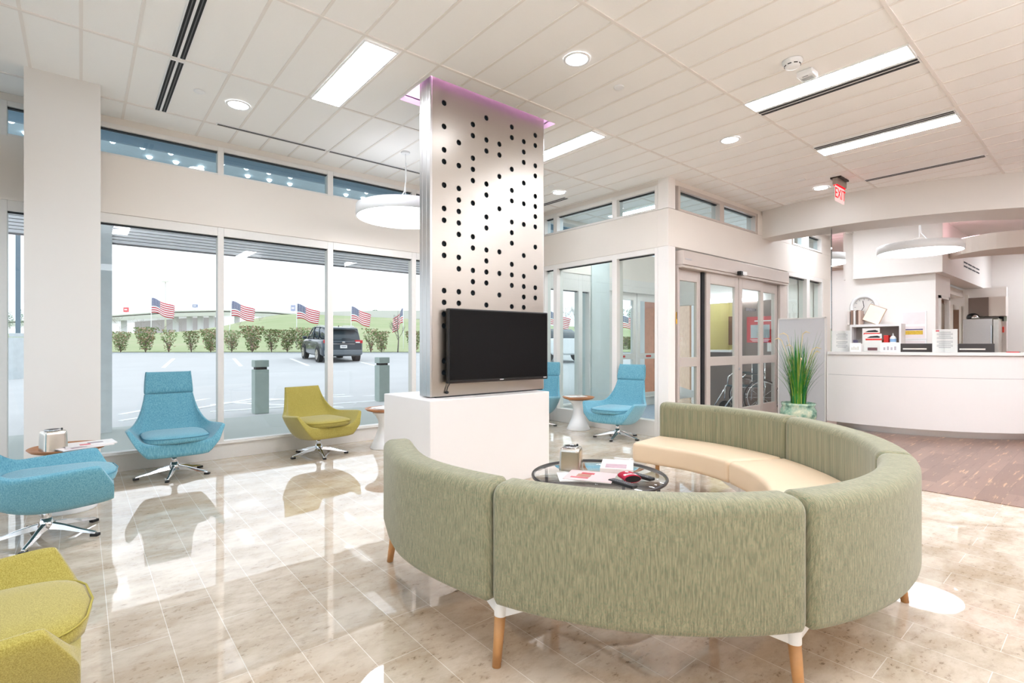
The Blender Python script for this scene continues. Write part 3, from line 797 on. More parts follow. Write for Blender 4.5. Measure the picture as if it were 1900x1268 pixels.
b = MB(); b.box(-.11, .0, -.06, .07, .024, .0246); b.out('picture', pm('mauve_print', (190, 158, 168), 0.4, var=0.3, scale=25), bk)
def remote(label, loc, rz, l):
    t = thing('remote_control', label, 'remote control', loc, rz, 'remote controls on the glass coffee table')
    b = MB(); b.box(-l / 2, l / 2, -.023, .023, 0, .019); b.out('body', M['black'], t, bevel=.006)
    b = MB()
    for i in range(9):
        for j in range(3): b.obox((-l * .4 + i * l * .09, -.013 + j * .013, .0195), (l * .045, .008, .003))
    b.out('buttons', pm('grey_keys', (120, 120, 124), 0.5), t)
remote('black remote control lying in front of the red drink sleeve', (2.335, 1.815, 0.409), math.radians(-95), 0.185)
remote('grey-keyed remote control lying behind the red drink sleeve', (2.545, 1.835, 0.409), math.radians(-96), 0.16)
kz = thing('drink_sleeve', 'crimson foam drink sleeve with white lettering lying on the glass table between the remotes', 'drink sleeve', (2.437, 1.846, 0.409), math.radians(-119))
b = MB(); rings = []
for x in (-.052, -.048, .048, .052):
    rr_ = 1.0 if abs(x) < .05 else .96
    rings.append([Vector((x, .052 * rr_ * math.cos(a), .024 + .022 * rr_ * math.sin(a))) for a in (2 * PI * k / 28 for k in range(28))])
b.loft(rings, True, True); b.out('sleeve', pm('crimson_foam', (176, 10, 52), 0.8, var=0.08, scale=60), kz)
b = MB(); b.lathe([(0.0, 0.0465), (0.011, 0.0468), (0.011, 0.0475), (0, 0.0478)], (-.026, -.004, 0), 20, caps=False); b.out('emblem', M['paper'], kz)
b = MB(); rings = [[Vector((x, .0523 * math.cos(a), .0242 + .0223 * math.sin(a))) for a in (math.radians(40 + 10 * k) for k in range(11))] for x in (.004, .03)]
b.loft(rings, False, False); lb = b.out('printed_band', M['paper'], kz)
b = MB()
for k in range(6): b.box(.011, .023, -.028 + k * .0095, -.022 + k * .0095, .0462, .0472)
b.out('lettering', pm('band_letters', (150, 40, 60), .7), lb)
b = MB(); b.quad([(.0525, .048 * math.cos(a), .024 + .0185 * math.sin(a)) for a in (2 * PI * k / 24 for k in range(24))]); b.out('open_end', M['black'], kz)
# ================================================================ reception: soffit, counter, partition, back walls
ARC = catmull([Vector(p) for p in ((8.36, 3.725), (8.25, 3.1), (8.30, 2.23), (8.54, 1.5), (8.80, 1.0), (9.25, 0.35), (10.1, -0.6), (11.4, -1.6), (13, -2.4))], 5)
INN = catmull([Vector(p) for p in ((8.75, 3.725), (8.76, 3.1), (8.86, 2.55), (9.10, 1.89), (9.34, 1.36), (9.80, 0.85), (10.5, 0.0), (11.6, -1.0), (13, -1.75))], 5)
b = MB(); b.prism([tuple(p) for p in ARC] + [tuple(p) for p in reversed(INN)], 2.9, ZC)
struct('beam_soffit', b, pm('soffit_paint', (226, 221, 215), 0.7, var=0.01, scale=2))
b = MB()                                      # curved ring of the inner ceiling
A2 = catmull([Vector(p) for p in ((11.3, 1.75), (11.1, 1.3), (11.35, 0.6), (12.0, 0.0), (13.2, -0.6))], 5); B2 = [p + Vector((0.75, 0.45)) for p in A2]
b.prism([tuple(p) for p in A2] + [tuple(p) for p in reversed(B2)], 2.72, 2.98); struct('trim_1', b, M['wall'])
cv2 = thing('cove_light', 'pink light strip glowing along the curved bulkhead above the reception desk', 'light', (0, 0, 0))
b = MB(); b.tube([(p.x + .2, p.y + .12, 2.995) for p in A2], 0.012, 6); b.out('led_strip', M['led_pink_dim'], cv2)
XB = 11.35
b = MB()
b.box(XB, XB + 0.16, 2.10, YV - .01, 0, ZC - .002)                         # wall behind the desk
b.box(XB + .16, 12.5, 2.10, 2.26, 2.06, 2.44); b.box(XB + .16, 11.58, 2.10, 2.26, 0, 2.06); b.box(12.28, 12.5, 2.10, 2.26, 0, 2.06)
struct('wall_reception', b, M['wall_white'])
b = MB(); b.prism([(11.2, 1.98), (16.2, 1.98), (16.2, 2.3), (11.348, 2.3), (11.348, 3.3), (11.2, 3.3)], 2.44, ZC)
struct('trim_2', b, M['wall_white'], bevel=0.004)
b = MB(); b.box(12.5, 15.3, 2.3, 3.9, 2.25, 2.4); struct('ceiling_alcove', b, M['wall'])
b = MB(); b.box(15.0, 15.16, 1.60, 4.2, 0, 2.43); b.box(16.2, 16.3, -2, 2.4, 0, ZC); b.box(12.5, 15, 3.9, 4.0, 0, 2.4)
struct('wall_corridor', b, M['wall_white'])
d2 = tag(thing('door_2', None, None), kind='structure')
b = MB(); b.box(11.62, 12.24, 2.15, 2.19, 0, 2.02); b.out('door_leaf', M['walnut'], d2)
b = MB(); b.box(11.55, 11.62, 2.07, 2.28, 0, 2.07); b.box(12.24, 12.31, 2.07, 2.28, 0, 2.07); b.box(11.55, 12.31, 2.07, 2.28, 2.02, 2.08); b.out('door_frame', M['alu'], d2)
b = MB(); b.box(11.9, 12.2, 2.13, 2.15, 0.3, 1.95); b.out('door_shade_panel', pm('olive_brown_panel', (128, 112, 92), 0.5), d2)
d3 = tag(thing('door_3', None, None), kind='structure')
b = MB(); b.box(14.96, 15.0, 2.36, 2.46, 0, 1.98); b.out('door_leaf', M['walnut'], d3)
b = MB(); b.box(14.95, 15.0, 2.32, 2.36, 0, 2.05); b.box(14.95, 15.0, 2.46, 2.55, 0, 2.1); b.box(14.95, 15.0, 2.2, 2.26, 0, 2.3); b.out('door_frame', M['wall'], d3)
# long return grille in the bulkhead
gr = thing('air_grille', 'long dark return air grille high on the white corridor bulkhead', 'vent', (13.6, 1.98, 2.75))
b = MB()
for k in range(4):
    for j in (0, 1): b.box(-0.62 + k * 0.42, -0.26 + k * 0.42, -0.006, 0.004, -0.05 + j * 0.075, -0.022 + j * 0.075)
b.out('slot', M['dark'], gr)
b = MB(); b.box(-.66, 1.06, -0.003, 0.003, -.075, .075); b.out('frame', M['wall_white'], gr)

# counter
CC = Vector((10.3, 2.33)); RC = 2.05
def arcpts(r, a0, a1, n): return [(CC.x + r * math.cos(math.radians(a0 + (a1 - a0) * k / n)), CC.y + r * math.sin(math.radians(a0 + (a1 - a0) * k / n))) for k in range(n + 1)]
co = thing('reception_counter', 'long curved white reception counter with brushed steel kick plate', 'counter', (0, 0, 0))
a0, a1 = 168.0, 258.0
def ring(r0, r1, z0, z1, name, m, x=0.0, bev=0.0):
    b = MB(); b.prism(arcpts(r0, a0 + x, a1, 40) + list(reversed(arcpts(r1, a0 + x, a1, 40))), z0, z1); return b.out(name, m, co, bevel=bev)
ring(RC, RC - 0.05, 0.10, 0.772, 'front_panel', M['white']); ring(RC, RC - 0.05, 0.776, 1.055, 'upper_panel', M['white'])
ring(RC - 0.006, RC - 0.05, 0.772, 0.776, 'joint_line', M['grey_print'])
ring(RC + 0.03, RC - 0.32, 1.06, 1.10, 'counter_top', M['white'], 0, 0.004)
ring(RC - 0.12, RC - 0.14, 0.0, 0.10, 'kick_plate', M['steel'], 1.5)
ring(RC - 0.30, RC - 0.32, 0.1, 1.06, 'rear_panel', M['white']); ring(RC - 0.05, RC - 0.9, 0.72, 0.75, 'work_surface', M['white'])
b = MB(); e = arcpts(RC, a0, a0, 1)[0]; b.box(e[0] + 0.0, e[0] + 0.34, e[1], e[1] + 0.02, 0.1, 1.06); b.out('end_panel', M['white'], co)
# grey screen between counter and wall
ps = thing('privacy_screen', 'grey fabric privacy screen behind the potted grass at the end of the counter', 'screen', (8.31, 3.13, 0))
b = MB(); b.box(-0.02, 0.02, -0.33, 0.31, 0.05, 1.59); b.out('fabric_panel', pm('grey_screen_cloth', (200, 198, 200), 0.9, var=0.03, scale=200), ps)
b = MB(); b.box(-0.026, 0.026, -0.345, -0.33, 0, 1.6); b.box(-0.026, 0.026, 0.31, 0.325, 0, 1.6); b.box(-0.026, 0.026, -0.345, 0.325, 1.59, 1.605); b.box(-0.03, 0.03, -.345, .325, 0, 0.05); b.out('frame', M['alu'], ps)
b = MB(); b.box(8.34, 8.9, 2.722, 2.734, 1.105, 2.9)
gp = b.out('glass_partition', glassmat('reflective_glass', (0.93, 0.96, 0.96, 1), 5.0), None); tag(gp, 'tall reflective glass fin rising from the counter end to the soffit', 'glass panel')

# ================================================================ potted grass
pg = thing('potted_grass', 'tall green ornamental grass with feathery tips in a glazed scalloped pot', 'potted plant', (7.66, 2.92, 0))
def glaze():
    t = NT('celadon_glaze'); co_ = t.coord('Object'); nz = t.noise(co_, 9.0, 5, 0.6)
    c = t.ramp(nz, [(0.3, s2l((64, 112, 98))), (0.5, s2l((150, 182, 160))), (0.68, s2l((214, 214, 186)))])
    t.bsdf(c, 0.15); return t.m
b = MB(); prof = [(r, z * 1.45) for r, z in [(0.10, 0.0), (0.13, 0.01), (0.185, 0.07), (0.222, 0.15), (0.222, 0.20), (0.20, 0.235), (0.212, 0.25), (0.216, 0.27), (0.20, 0.272), (0.185, 0.24)]]
b.lathe(prof, n=60, caps=True, mod=lambda a, z: 1 + (0.035 * abs(math.sin(a * 5)) if 0.03 < z < 0.32 else 0.0)); b.out('pot', glaze(), pg)
b = MB(); b.lathe([(0.0, 0.355), (0.19, 0.35)], n=24, caps=False)
rnd = random.Random(4)
for _ in range(110):
    a = rnd.uniform(0, 2 * PI); r = 0.18 * math.sqrt(rnd.random()); s = rnd.uniform(.008, .02)
    b.obox((r * math.cos(a), r * math.sin(a), 0.355 + s * .5), (s, s * .8, s), rnd.uniform(0, 3))
b.out('moss', pm('moss', (110, 150, 60), 0.9, var=0.5, scale=40), pg)
G = [pm('grass_blade', c, 0.5, var=0.3, scale=9) for c in ((64, 140, 36), (104, 152, 40), (30, 120, 62), (150, 164, 70))]
bs = [MB() for _ in G]
for k in range(300):
    a = rnd.uniform(0, 2 * PI); r0 = rnd.uniform(0.0, 0.10); hgt = rnd.uniform(0.45, 0.96) * (1.0 if rnd.random() < .8 else 1.12); spread = rnd.uniform(0.03, 0.44) * (hgt ** 0.5) * rnd.choice((0.6, 0.8, 1.0))
    bb = bs[rnd.choice((0, 0, 1, 1, 2, 2, 3))]; w = rnd.uniform(0.004, 0.008)
    dx, dy = math.cos(a), math.sin(a); droop = rnd.uniform(0, 0.14) * (spread * 3)
    pts = []
    for q in range(6):
        t = q / 5; pts.append(Vector((dx * (r0 + spread * t ** 1.7), dy * (r0 + spread * t ** 1.7), 0.36 + hgt * t - droop * t ** 3)))
    sd = Vector((-dy, dx, 0)); ww = [w, w, w * .9, w * .7, w * .45, w * .1]
    V = [(bb.bm.verts.new(p + sd * q), bb.bm.verts.new(p - sd * q)) for p, q in zip(pts, ww)]
    for q in range(5): bb.face([V[q][0], V[q][1], V[q + 1][1], V[q + 1][0]], None, True)
for bb, m in zip(bs, G): bb.out('blades', m, pg)
b = MB()
for k in range(7):
    a = (2.2, 2.6, 5.2, 5.9, 3.6, 1.2, 4.4)[k]; dx, dy = math.cos(a), math.sin(a); h = (1.08, 1.0, .86, .8, .7, .9, 1.1)[k]; s = (.16, .3, .2, .34, .36, .12, .08)[k]
    p = [Vector((dx * s * t ** 1.5, dy * s * t ** 1.5, .36 + h * t)) for t in (0, .4, .7, .9)]
    p += [p[-1] + Vector((dx * .05, dy * .05, .03)), p[-1] + Vector((dx * .11, dy * .11, .01))]
    b.tube(p, [.003, .0025, .002, .006, .009, .003], 6)
b.out('plumes', pm('plume', (224, 204, 160), 0.9, var=0.15, scale=60), pg)

# ================================================================ things on and behind the counter
ZT_ = 1.101
def ontop(px, off=0.12):
    """point of the counter top seen at photo column px, off metres behind its front edge"""
    k = (px - 950) / FPX; dx, dy = FW[0] + k * RT[0], FW[1] + k * RT[1]
    r = RC - off; A = dx * dx + dy * dy; B_ = dx * CC.x + dy * CC.y; C_ = CC.x ** 2 + CC.y ** 2 - r * r
    t = (B_ - math.sqrt(max(B_ * B_ - A * C_, 0))) / A
    return Vector((t * dx, t * dy, ZT_)), t
def face_rz(p): return math.atan2(p.y, p.x) - PI / 2       # turn a thing's -y side towards the middle of the hall
def sign(label, px, w, h, off, lines, header=None, name='counter_sign'):
    p, t = ontop(px, off); s = thing(name, label, 'sign', p, face_rz(p))
    b = MB(); b.box(-w / 2, w / 2, 0.0, 0.004, 0, h); b.out('sheet', M['paper'], s)
    b = MB(); b.box(-w / 2 - .004, w / 2 + .004, -0.002, 0.0, -0.0, h + .004); b.out('acrylic_front', M['glass_clear'], s)
    b = MB(); b.box(-w / 2 - .004, w / 2 + .004, -0.03, 0.05, 0, 0.003); b.out('stand', M['glass_clear'], s)
    b = MB()
    for k in range(lines):
        if k == lines // 2: continue
        z = h * (0.86 - 0.72 * k / lines); q = .8 if k % 3 else .6
        b.box(-w * .4 * q, w * .4 * q, -.0012, -.0002, z, z + h * .018)
    b.out('print_lines', M['grey_print'], s)
    if header:
        b = MB(); b.box(-w * .36, -w * .22, -.0014, -.0004, h * .9, h * .96); b.out('emblem', pm('emblem_red', header, .6), s)
    return s
sign('white printed notice in a clear stand at the left end of the counter', 1562, 0.215, 0.30, 0.16, 13)
sign('white printed notice standing in the middle of the counter before the monitors', 1753, 0.25, 0.30, 0.12, 13, (210, 70, 80))
def card(label, px, w, h, off, col):
    p, t = ontop(px, off); s = thing('card_holder', label, 'card holder', p, face_rz(p))
    b = MB(); b.box(-w / 2, w / 2, 0, .004, 0, h); b.out('card', M['paper'], s)
    b = MB(); b.box(-w / 2 - .004, w / 2 + .004, -.02, .03, 0, .004); b.out('holder', M['glass_clear'], s)
    b = MB()
    for k in range(4): b.box(-w * .35 + k * w * .18, -w * .35 + k * w * .18 + w * .1, -.0012, 0, h * .2, h * (.5 + .08 * (k % 2)))
    b.out('print_lines', pm('card_print', col, .6), s)
card('small white card holder left of the red and white brochures on the counter', 1587, 0.13, 0.125, 0.12, (204, 200, 190))
card('white desk calendar card right of the brochure rack on the counter', 1652, 0.22, 0.13, 0.14, (180, 172, 180))
p, t = ontop(1618, 0.2); br = thing('brochure_rack', 'clear brochure rack with two red and black topped leaflets on the counter', 'brochure rack', p, face_rz(p))
b = MB(); b.box(-.115, .115, -.05, -.046, 0, .17); b.box(-.115, .115, .05, .054, 0, .22); b.box(-.115, .115, -.05, .054, 0, .004); b.out('rack', M['glass_clear'], br)
for k, (dx, z, y) in enumerate(((-.012, 0.13, .03), (.01, 0.05, 0.0))):
    b = MB(); b.box(dx - .1, dx + .1, y, y + .008, z - .04, z + .2); lf = b.out('leaflet', M['paper'], br)
    b = MB(); b.box(dx - .085, dx + .1, y - .001, y, z + .11, z + .135); b.out('red_band', pm('band_red', (226, 50, 46), .6), lf)
    b = MB(); b.prism([(dx - .07, 0), (dx + .07, 0), (dx + .09, .012), (dx + .05, .03), (dx - .03, .022)], 0, .001); 
    q = b.out('black_mark', M['black'], lf); q.rotation_euler = (PI / 2, 0, 0); q.location = (0, y - .0005, z + .145)
b = MB(); b.box(-.05, .06, -.056, -.05, .02, .06); b.out('lower_card', pm('plum_card', (110, 70, 76), .6), br)
def monitor(label, px, w, hz, off):
    p, t = ontop(px, off); p.z = 0.752; s = thing('monitor', label, 'monitor', p, face_rz(p))
    b = MB(); b.box(-w / 2, w / 2, -.02, .02, hz - .75 - .33, hz - .75); b.out('casing', pm('monitor_back', (62, 56, 54), .5), s, bevel=.006)
    b = MB(); b.box(-.03, .03, -.0, .03, 0.01, hz - .75 - .2); b.box(-.12, .12, -.08, .1, 0, .012); b.out('stand', M['black'], s)
    b = MB(); b.box(-.13, .13, -.026, -.02, hz - .75 - .085, hz - .75 - .065); b.out('rear_handle', M['chrome'], s)
monitor('dark monitor back showing over the counter left of the white notice', 1697, 0.52, 1.215, 0.55)
monitor('dark monitor back showing over the counter right of the white notice', 1804, 0.44, 1.213, 0.55)
p, t = ontop(1880, 0.1); pen = thing('pen', 'red pen lying at the right end of the counter', 'pen', p, face_rz(p))
b = MB(); b.cyl((-.065, 0, .006), (.055, 0, .006), .006, n=10); b.out('barrel', pm('pen_red', (214, 30, 40), .4), pen)
b = MB(); b.cyl((.055, 0, .006), (.07, 0, .006), .005, .002, n=10); b.out('tip', M['black'], pen)

def onwall(px, py, X=XB):
    k = (px - 950) / FPX; t = X / (FW[0] + k * RT[0]); return Vector((X, t * (FW[1] + k * RT[1]), CAM_H + (YH - py) / FPX * t)), t
# wall shelf unit behind the desk
pA, tA = onwall(1577, 598, 11.05); pB, tB = onwall(1672, 655, 11.05)
yl, yr = pA.y, pB.y; w = yl - yr
sh = thing('shelf_unit', 'white open shelf unit on the wall behind the reception desk', 'shelf', (11.05, (yl + yr) / 2, 0))
b = MB(); b.box(0, .29, -w / 2, w / 2, 1.53, 1.575); b.out('top_board', M['white'], sh)
b = MB(); b.box(0, .29, -w / 2, w / 2, 1.18, 1.22); b.out('shelf_board', M['white'], sh)
b = MB(); b.box(0, .29, w / 2 - .03, w / 2, 0.9, 1.53); b.out('side_board', M['white'], sh)
b = MB(); b.box(0, .29, -w / 2, -w / 2 + .03, .9, 1.53); b.out('side_board', M['white'], sh)
b = MB(); b.box(.27, .29, -w / 2 + .03, w / 2 - .03, .9, 1.53); b.out('back_board', pm('grey_back', (160, 152, 146), .7), sh)
b = MB(); b.box(0.0, .02, -w / 2 + .03, w / 2 - .03, .75, 1.18); b.out('lower_door', M['white'], sh)
ym = (yl + yr) / 2
def yat(px, X=11.1): return onwall(px, 600, X)[0].y
bx_ = [(1573, .25, .04, (226, 214, 208)), (1579, .27, .035, (150, 120, 104)), (1584, .26, .035, (236, 228, 222)), (1589, .27, .03, (120, 92, 80)), (1593, .26, .035, (214, 190, 176))]
NM = ['cream binder at the window end of the row on the wall shelf', 'brown binder next to the cream one on the wall shelf', 'white binder in the middle of the row on the wall shelf', 'dark brown binder right of the white one on the wall shelf', 'tan binder at the clock end of the row on the wall shelf']
for (px, h, th, c), nm in zip(bx_, NM):
    b = MB(); b.box(-.1, .1, -th / 2, th / 2, 0, h); o = b.out('binder', pm('binder_cloth', c, .6), None, bevel=.004)
    o.location = (11.17, yat(px) - 0.02, 1.575); tag(o, nm, 'binder', 'binders on the wall shelf')
p, t = onwall(1613, 607, 11.14); cb = thing('clipboard', 'cream paper pad tilted on the wall shelf in front of the clock', 'pad', (11.13, p.y - .02, 1.595))
cb.rotation_euler = (0.42, 0, 0)
b = MB(); b.box(-.01, .0, -.12, .14, .02, .32); b.out('sheet', pm('cream_sheet', (250, 246, 222), .7), cb)
b = MB(); b.box(0.0, .02, -.13, .15, .01, .33); b.out('backing', pm('card_back', (190, 160, 140), .7), cb)
ck = thing('wall_clock', 'large round white rimmed wall clock above the reception shelf', 'clock', (XB - 0.01, onwall(1604, 570)[0].y, onwall(1604, 570)[0].z))
R_y = Matrix.Rotation(-PI / 2, 4, 'Y')
def lx(prof, n=40):                      # lathe about the x axis, facing -x
    b = MB(); b.lathe(prof, n=n, caps=False); bmesh.ops.transform(b.bm, matrix=R_y, verts=b.bm.verts); return b
lx([(0.165, 0.0), (0.225, 0.0), (0.235, .02), (.215, .05), (.185, .05), (.175, .03)]).out('rim', M['white_metal'], ck)
lx([(0.0, .012), (.18, .012)]).out('dial', pm('clock_dial', (226, 222, 216), .6), ck)
b = MB()
for k in range(12):
    a = 2 * PI * k / 12; b.obox((0, 0, 0), (.004, .008, .03), 0, Matrix.Translation((-.015, .145 * math.sin(a), .145 * math.cos(a))) @ Matrix.Rotation(-a, 4, 'X'))
b.out('hour_marks', M['grey_print'], ck)
for nm, l, a in (('hour_hand', .08, 2.6), ('minute_hand', .12, 0.15)):
    b = MB(); b.obox((0, 0, l / 2), (.003, .009, l), 0, Matrix.Translation((-.018, 0, 0)) @ Matrix.Rotation(-a, 4, 'X')); b.out(nm, M['black'], ck)
rs = random.Random(8)
SUP = [('stationery_box', 'dark purple stationery box at the left of the open shelf', 1590, .08, .07, (92, 84, 110)), ('stationery_tray', 'grey stationery tray on the open shelf', 1599, .09, .09, (120, 116, 112)), ('stationery_box', 'olive box on the open shelf beside the grey tray', 1609, .08, .06, (140, 130, 70)), ('stationery_box', 'brown box on the open shelf right of the brochures', 1631, .12, .07, (150, 96, 60)), ('carton', 'red and white carton on the open shelf', 1646, .07, .15, (214, 48, 44))]
for n_, lb, px, w_, h_, c in SUP:
    b = MB(); b.box(-.07, .07, -w_ / 2, w_ / 2, 0, h_); o = b.out(n_, pm('box_print', c, .6, var=.2, scale=18), None, bevel=.003); o.location = (11.18, yat(px, 11.18), 1.221); tag(o, lb, 'box' if n_ != 'stationery_tray' else 'tray')
bt = thing('glue_bottle', 'white glue bottle with pointed cap on the open shelf', 'bottle', (11.15, yat(1657, 11.15), 1.221))
b = MB(); b.lathe([(.045, 0), (.048, .01), (.048, .10), (.03, .13), (.012, .14)], n=20); b.out('body', M['paper'], bt); b = MB(); b.lathe([(.014, .14), (.012, .16), (.004, .19)], n=12); b.out('cap', M['white_metal'], bt)
b = MB(); b.lathe([(.0485, .03), (.0485, .085)], n=20, caps=False); b.out('label_band', pm('label_blue', (150, 190, 230), .5), bt)
for (px, py, w_, h_, lb, c) in ((1696, 591, .36, .25, 'white framed certificate on the reception wall, upper of the stack', None), (1696, 617, .36, .25, 'white framed print with yellow lettering below the certificate on the reception wall', (214, 178, 60)), (1696, 643, .36, .24, 'white framed sheet lowest of the stack on the reception wall', None)):
    p, t = onwall(px, py); f = thing('picture_frame', lb, 'framed print', (XB, p.y, p.z), 0, 'framed sheets on the reception wall')
    b = MB(); b.box(-.02, -.001, -w_ / 2, w_ / 2, -h_ / 2, h_ / 2); b.out('frame', M['white_metal'], f, bevel=.004)
    b = MB(); b.box(-.022, -.02, -w_ / 2 + .02, w_ / 2 - .02, -h_ / 2 + .02, h_ / 2 - .02); b.out('sheet', pm('sheet', (236, 226, 226), .6), f)
    if c:
        b = MB(); b.box(-.0232, -.022, -.13, .13, .04, .06); b.out('title_print', pm('title_violet', (84, 76, 120), .6), f)
        b = MB(); b.box(-.0232, -.022, -.13, .13, -.04, .03); b.out('lettering_print', pm('yellow_print', c, .6, var=.4, scale=60), f)
# fridge, microwave and fittings down the corridor
fr = thing('refrigerator', 'stainless steel refrigerator standing in the corridor alcove', 'refrigerator', (14.4, 1.93, 0))
b = MB(); b.box(0, .55, -.27, .27, 0.03, 1.74); b.out('cabinet', pm('fridge_side', (150, 146, 120), .4), fr)
b = MB(); b.box(-.05, 0, -.19, .27, 0.62, 1.74); dr = b.out('door', M['steel'], fr, bevel=.006)
b = MB(); b.box(-.05, 0, -.19, .27, 0.05, 0.61); b.out('freezer_drawer', M['steel'], fr, bevel=.006)
b = MB(); b.box(-.1, -.05, -.19, -.165, .8, 1.6); b.out('handle', M['chrome'], dr)
b = MB(); b.box(-0.03, .5, -.28, -.2, .1, 1.72); b.out('side_panel', M['steel_soft'], fr)
cbn = thing('wall_cabinet', 'brown wall cabinet above the refrigerator', 'cabinet', (14.6, 1.93, 1.80))
b = MB(); b.box(0.0, .35, -.1, .22, 0, .4); b.out('door', pm('brown_laminate', (120, 104, 94), .5), cbn)
b = MB(); b.box(0.02, .35, -.36, -.1, 0, .4); b.out('side', M['wall'], cbn)
kt = thing('helmet', 'small dark and silver item on top of the refrigerator', 'ornament', (14.62, 2.08, 1.741)); 
b = MB(); b.lathe([(.1, 0), (.11, .05), (.09, .1), (.04, .13), (0.0, .135)], n=20); b.out('body', M['black'], kt); b = MB(); b.lathe([(.06, .0), (.07, .04), (.03, .09), (0, .1)], (-.08, -.05, 0), n=16); b.out('silver_part', M['chrome'], kt)
pk = thing('picture_frame', 'dark framed picture on the pale wall beside the refrigerator', 'framed print', (14.985, 1.665, 1.86)); 
b = MB(); b.box(-.03, 0, -.03, .05, -.16, .16); b.out('frame', M['black'], pk); b = MB(); b.box(-.032, -.0, -.075, -.03, -.16, .15); b.out('print', pm('pale_print', (200, 214, 200), .6), pk)
al = thing('fire_alarm', 'small red alarm box on the pale wall below the dark picture', 'alarm', (15.0, 1.68, 1.52))
b = MB(); b.box(-.05, 0, -.045, .035, -.06, .06); b.out('box', pm('alarm_red', (224, 60, 40), .5), al, bevel=.006); b = MB(); b.box(-.04, 0, .035, .075, -.02, .03); b.out('strobe', M['white_metal'], al)

# ================================================================ ceiling fittings
def troffer(label, x0, x1, y0, y1):
    t = thing('ceiling_troffer', label, 'ceiling light', ((x0 + x1) / 2, (y0 + y1) / 2, ZC), 0, 'rectangular ceiling lights')
    w, h = (x1 - x0) / 2, (y1 - y0) / 2
    b = MB(); b.box(-w, w, -h, h, -.012, -.009); b.out('diffuser', M['lamp'], t)
    b = MB()
    for a in ((-w - .012, -w, -h - .012, h + .012), (w, w + .012, -h - .012, h + .012), (-w, w, -h - .012, -h), (-w, w, h, h + .012)): b.box(a[0], a[1], a[2], a[3], -.013, -.002)
    b.out('frame', M['white_metal'], t)
    return t
troffer('bright rectangular ceiling light left of the steel panel', 1.53, 1.765, 3.42, 4.51)
troffer('long bright ceiling light next to the smoke detector', 4.508, 4.72, 0.995, 2.16)
troffer('long bright ceiling light next to the exit sign', 6.198, 6.408, 1.0, 2.165)
troffer('bright rectangular ceiling light partly hidden right of the steel panel', 3.908, 4.108, 3.42, 4.51)
for k, (x, y) in enumerate(((0.45, 0.97 - 1.16), (2.85, -1.6), (5.25, -1.6), (-0.15, -2.5), (8.0, -1.6), (2.85, -3.9), (6.6, -3.9))):  # unseen lamps added to brighten the hall
    t = troffer('added unseen rectangular ceiling light brightening the hall behind the view', x, x + 0.24, y, y + 1.1)
troffer('added rectangular ceiling light brightening the entrance vestibule', 6.7, 6.94, 4.4, 5.5)  # added lamp, lifts the dark vestibule
for x, y in ((13.4, 3.0), (9.9, 2.6), (14.6, -.9), (12.4, -1.3), (14.9, .15)):  # added hidden lamps that brighten the reception and corridor
    t = troffer('added unseen rectangular ceiling light brightening the reception and corridor', x, x + .24, y, y + 1.0)
    if y == 3.0: t.location.z = 2.25
def slot(label, x0, x1, y0, y1, n=2):
    t = thing('slot_vent', label, 'air vent', ((x0 + x1) / 2, (y0 + y1) / 2, ZC), 0, 'linear slot vents')
    w, h = (x1 - x0) / 2, (y1 - y0) / 2; lg = h > w
    b = MB(); b.box(-w, w, -h, h, -.009, -.002); b.out('frame', M['white_metal'], t)
    wid = (w if lg else h) * 2 / n
    for k in range(n):
        a = -(w if lg else h) + wid * (k + .5); q = wid * .33
        b = MB(); b.box(a - q, a + q, -h + .01, h - .01, -.0105, -.009) if lg else b.box(-w + .01, w - .01, a - q, a + q, -.0105, -.009); sl_ = b.out('slot', M['dark'], t)
        b = MB(); b.box(a - q * .2, a + q * .2, -h + .01, h - .01, -.012, -.0105) if lg else b.box(-w + .01, w - .01, a - q * .2, a + q * .2, -.012, -.0105); b.out('blade', pm('blade_grey', (90, 90, 92), .5), sl_)
    return t
slot('double slot vent in the ceiling above the column, window half of the run', .505, .605, 4.57, 5.65)
slot('double slot vent in the ceiling above the column, nearer half of the run', .505, .605, 3.42, 4.52)
slot('thin slot vent running along the ceiling in front of the window wall', 1.0, 2.06, 5.61, 5.65)
slot('thin slot vent in front of the window wall behind the hanging ring lamp', 2.09, 3.3, 5.61, 5.65)
slot('slot vent beside the long ceiling light near the smoke detector', 4.755, 4.86, .98, 2.17)
slot('slot vent beside the long ceiling light near the exit sign', 6.075, 6.165, .99, 2.17)
slot('dark slot vent between the exit sign and the curved soffit', 7.77, 7.86, 1.0, 2.17)
slot('slot vent at the top edge of the view above the downlight', 2.06, 2.19, 1.0, 2.165)
slot('short slot vent seen just right of the steel panel by the transom', 5.35, 5.45, 5.2, 6.0)
dn = None
def downlight(label, x, y):
    t = thing('downlight', label, 'downlight', (x, y, ZC), 0, 'round recessed downlights')
    b = MB(); b.lathe([(.078, -.004), (.082, -.011), (.098, -.009), (.099, -.003)], n=32, caps=False); b.out('trim_ring', M['white_metal'], t)
    b = MB(); b.lathe([(0, -.0075), (.079, -.0075)], n=32, caps=False); b.out('lens', M['lamp_spot'], t)
downlight('round downlight left of the rectangular light near the window wall', 1.073, 5.07)
downlight('round downlight nearest the camera right of the steel panel', 2.84, 2.63)
downlight('round downlight in the middle of the plank ceiling', 5.18, 2.64)
downlight('round downlight beside the exit sign', 7.72, 2.65)
downlight('round downlight seen past the steel panel above the vestibule', 5.13, 5.09)
def disc(label, x, y):
    b = MB(); b.lathe([(0, -.012), (.036, -.012), (.043, -.009), (.043, -.002)], n=24, caps=False); o = b.out('sprinkler_cover', M['white_metal'], None); o.location = (x, y, ZC); tag(o, label, 'sprinkler cover', 'concealed sprinkler covers')
disc('small white sprinkler cover between the two downlights right of the steel panel', 3.416, 2.69)
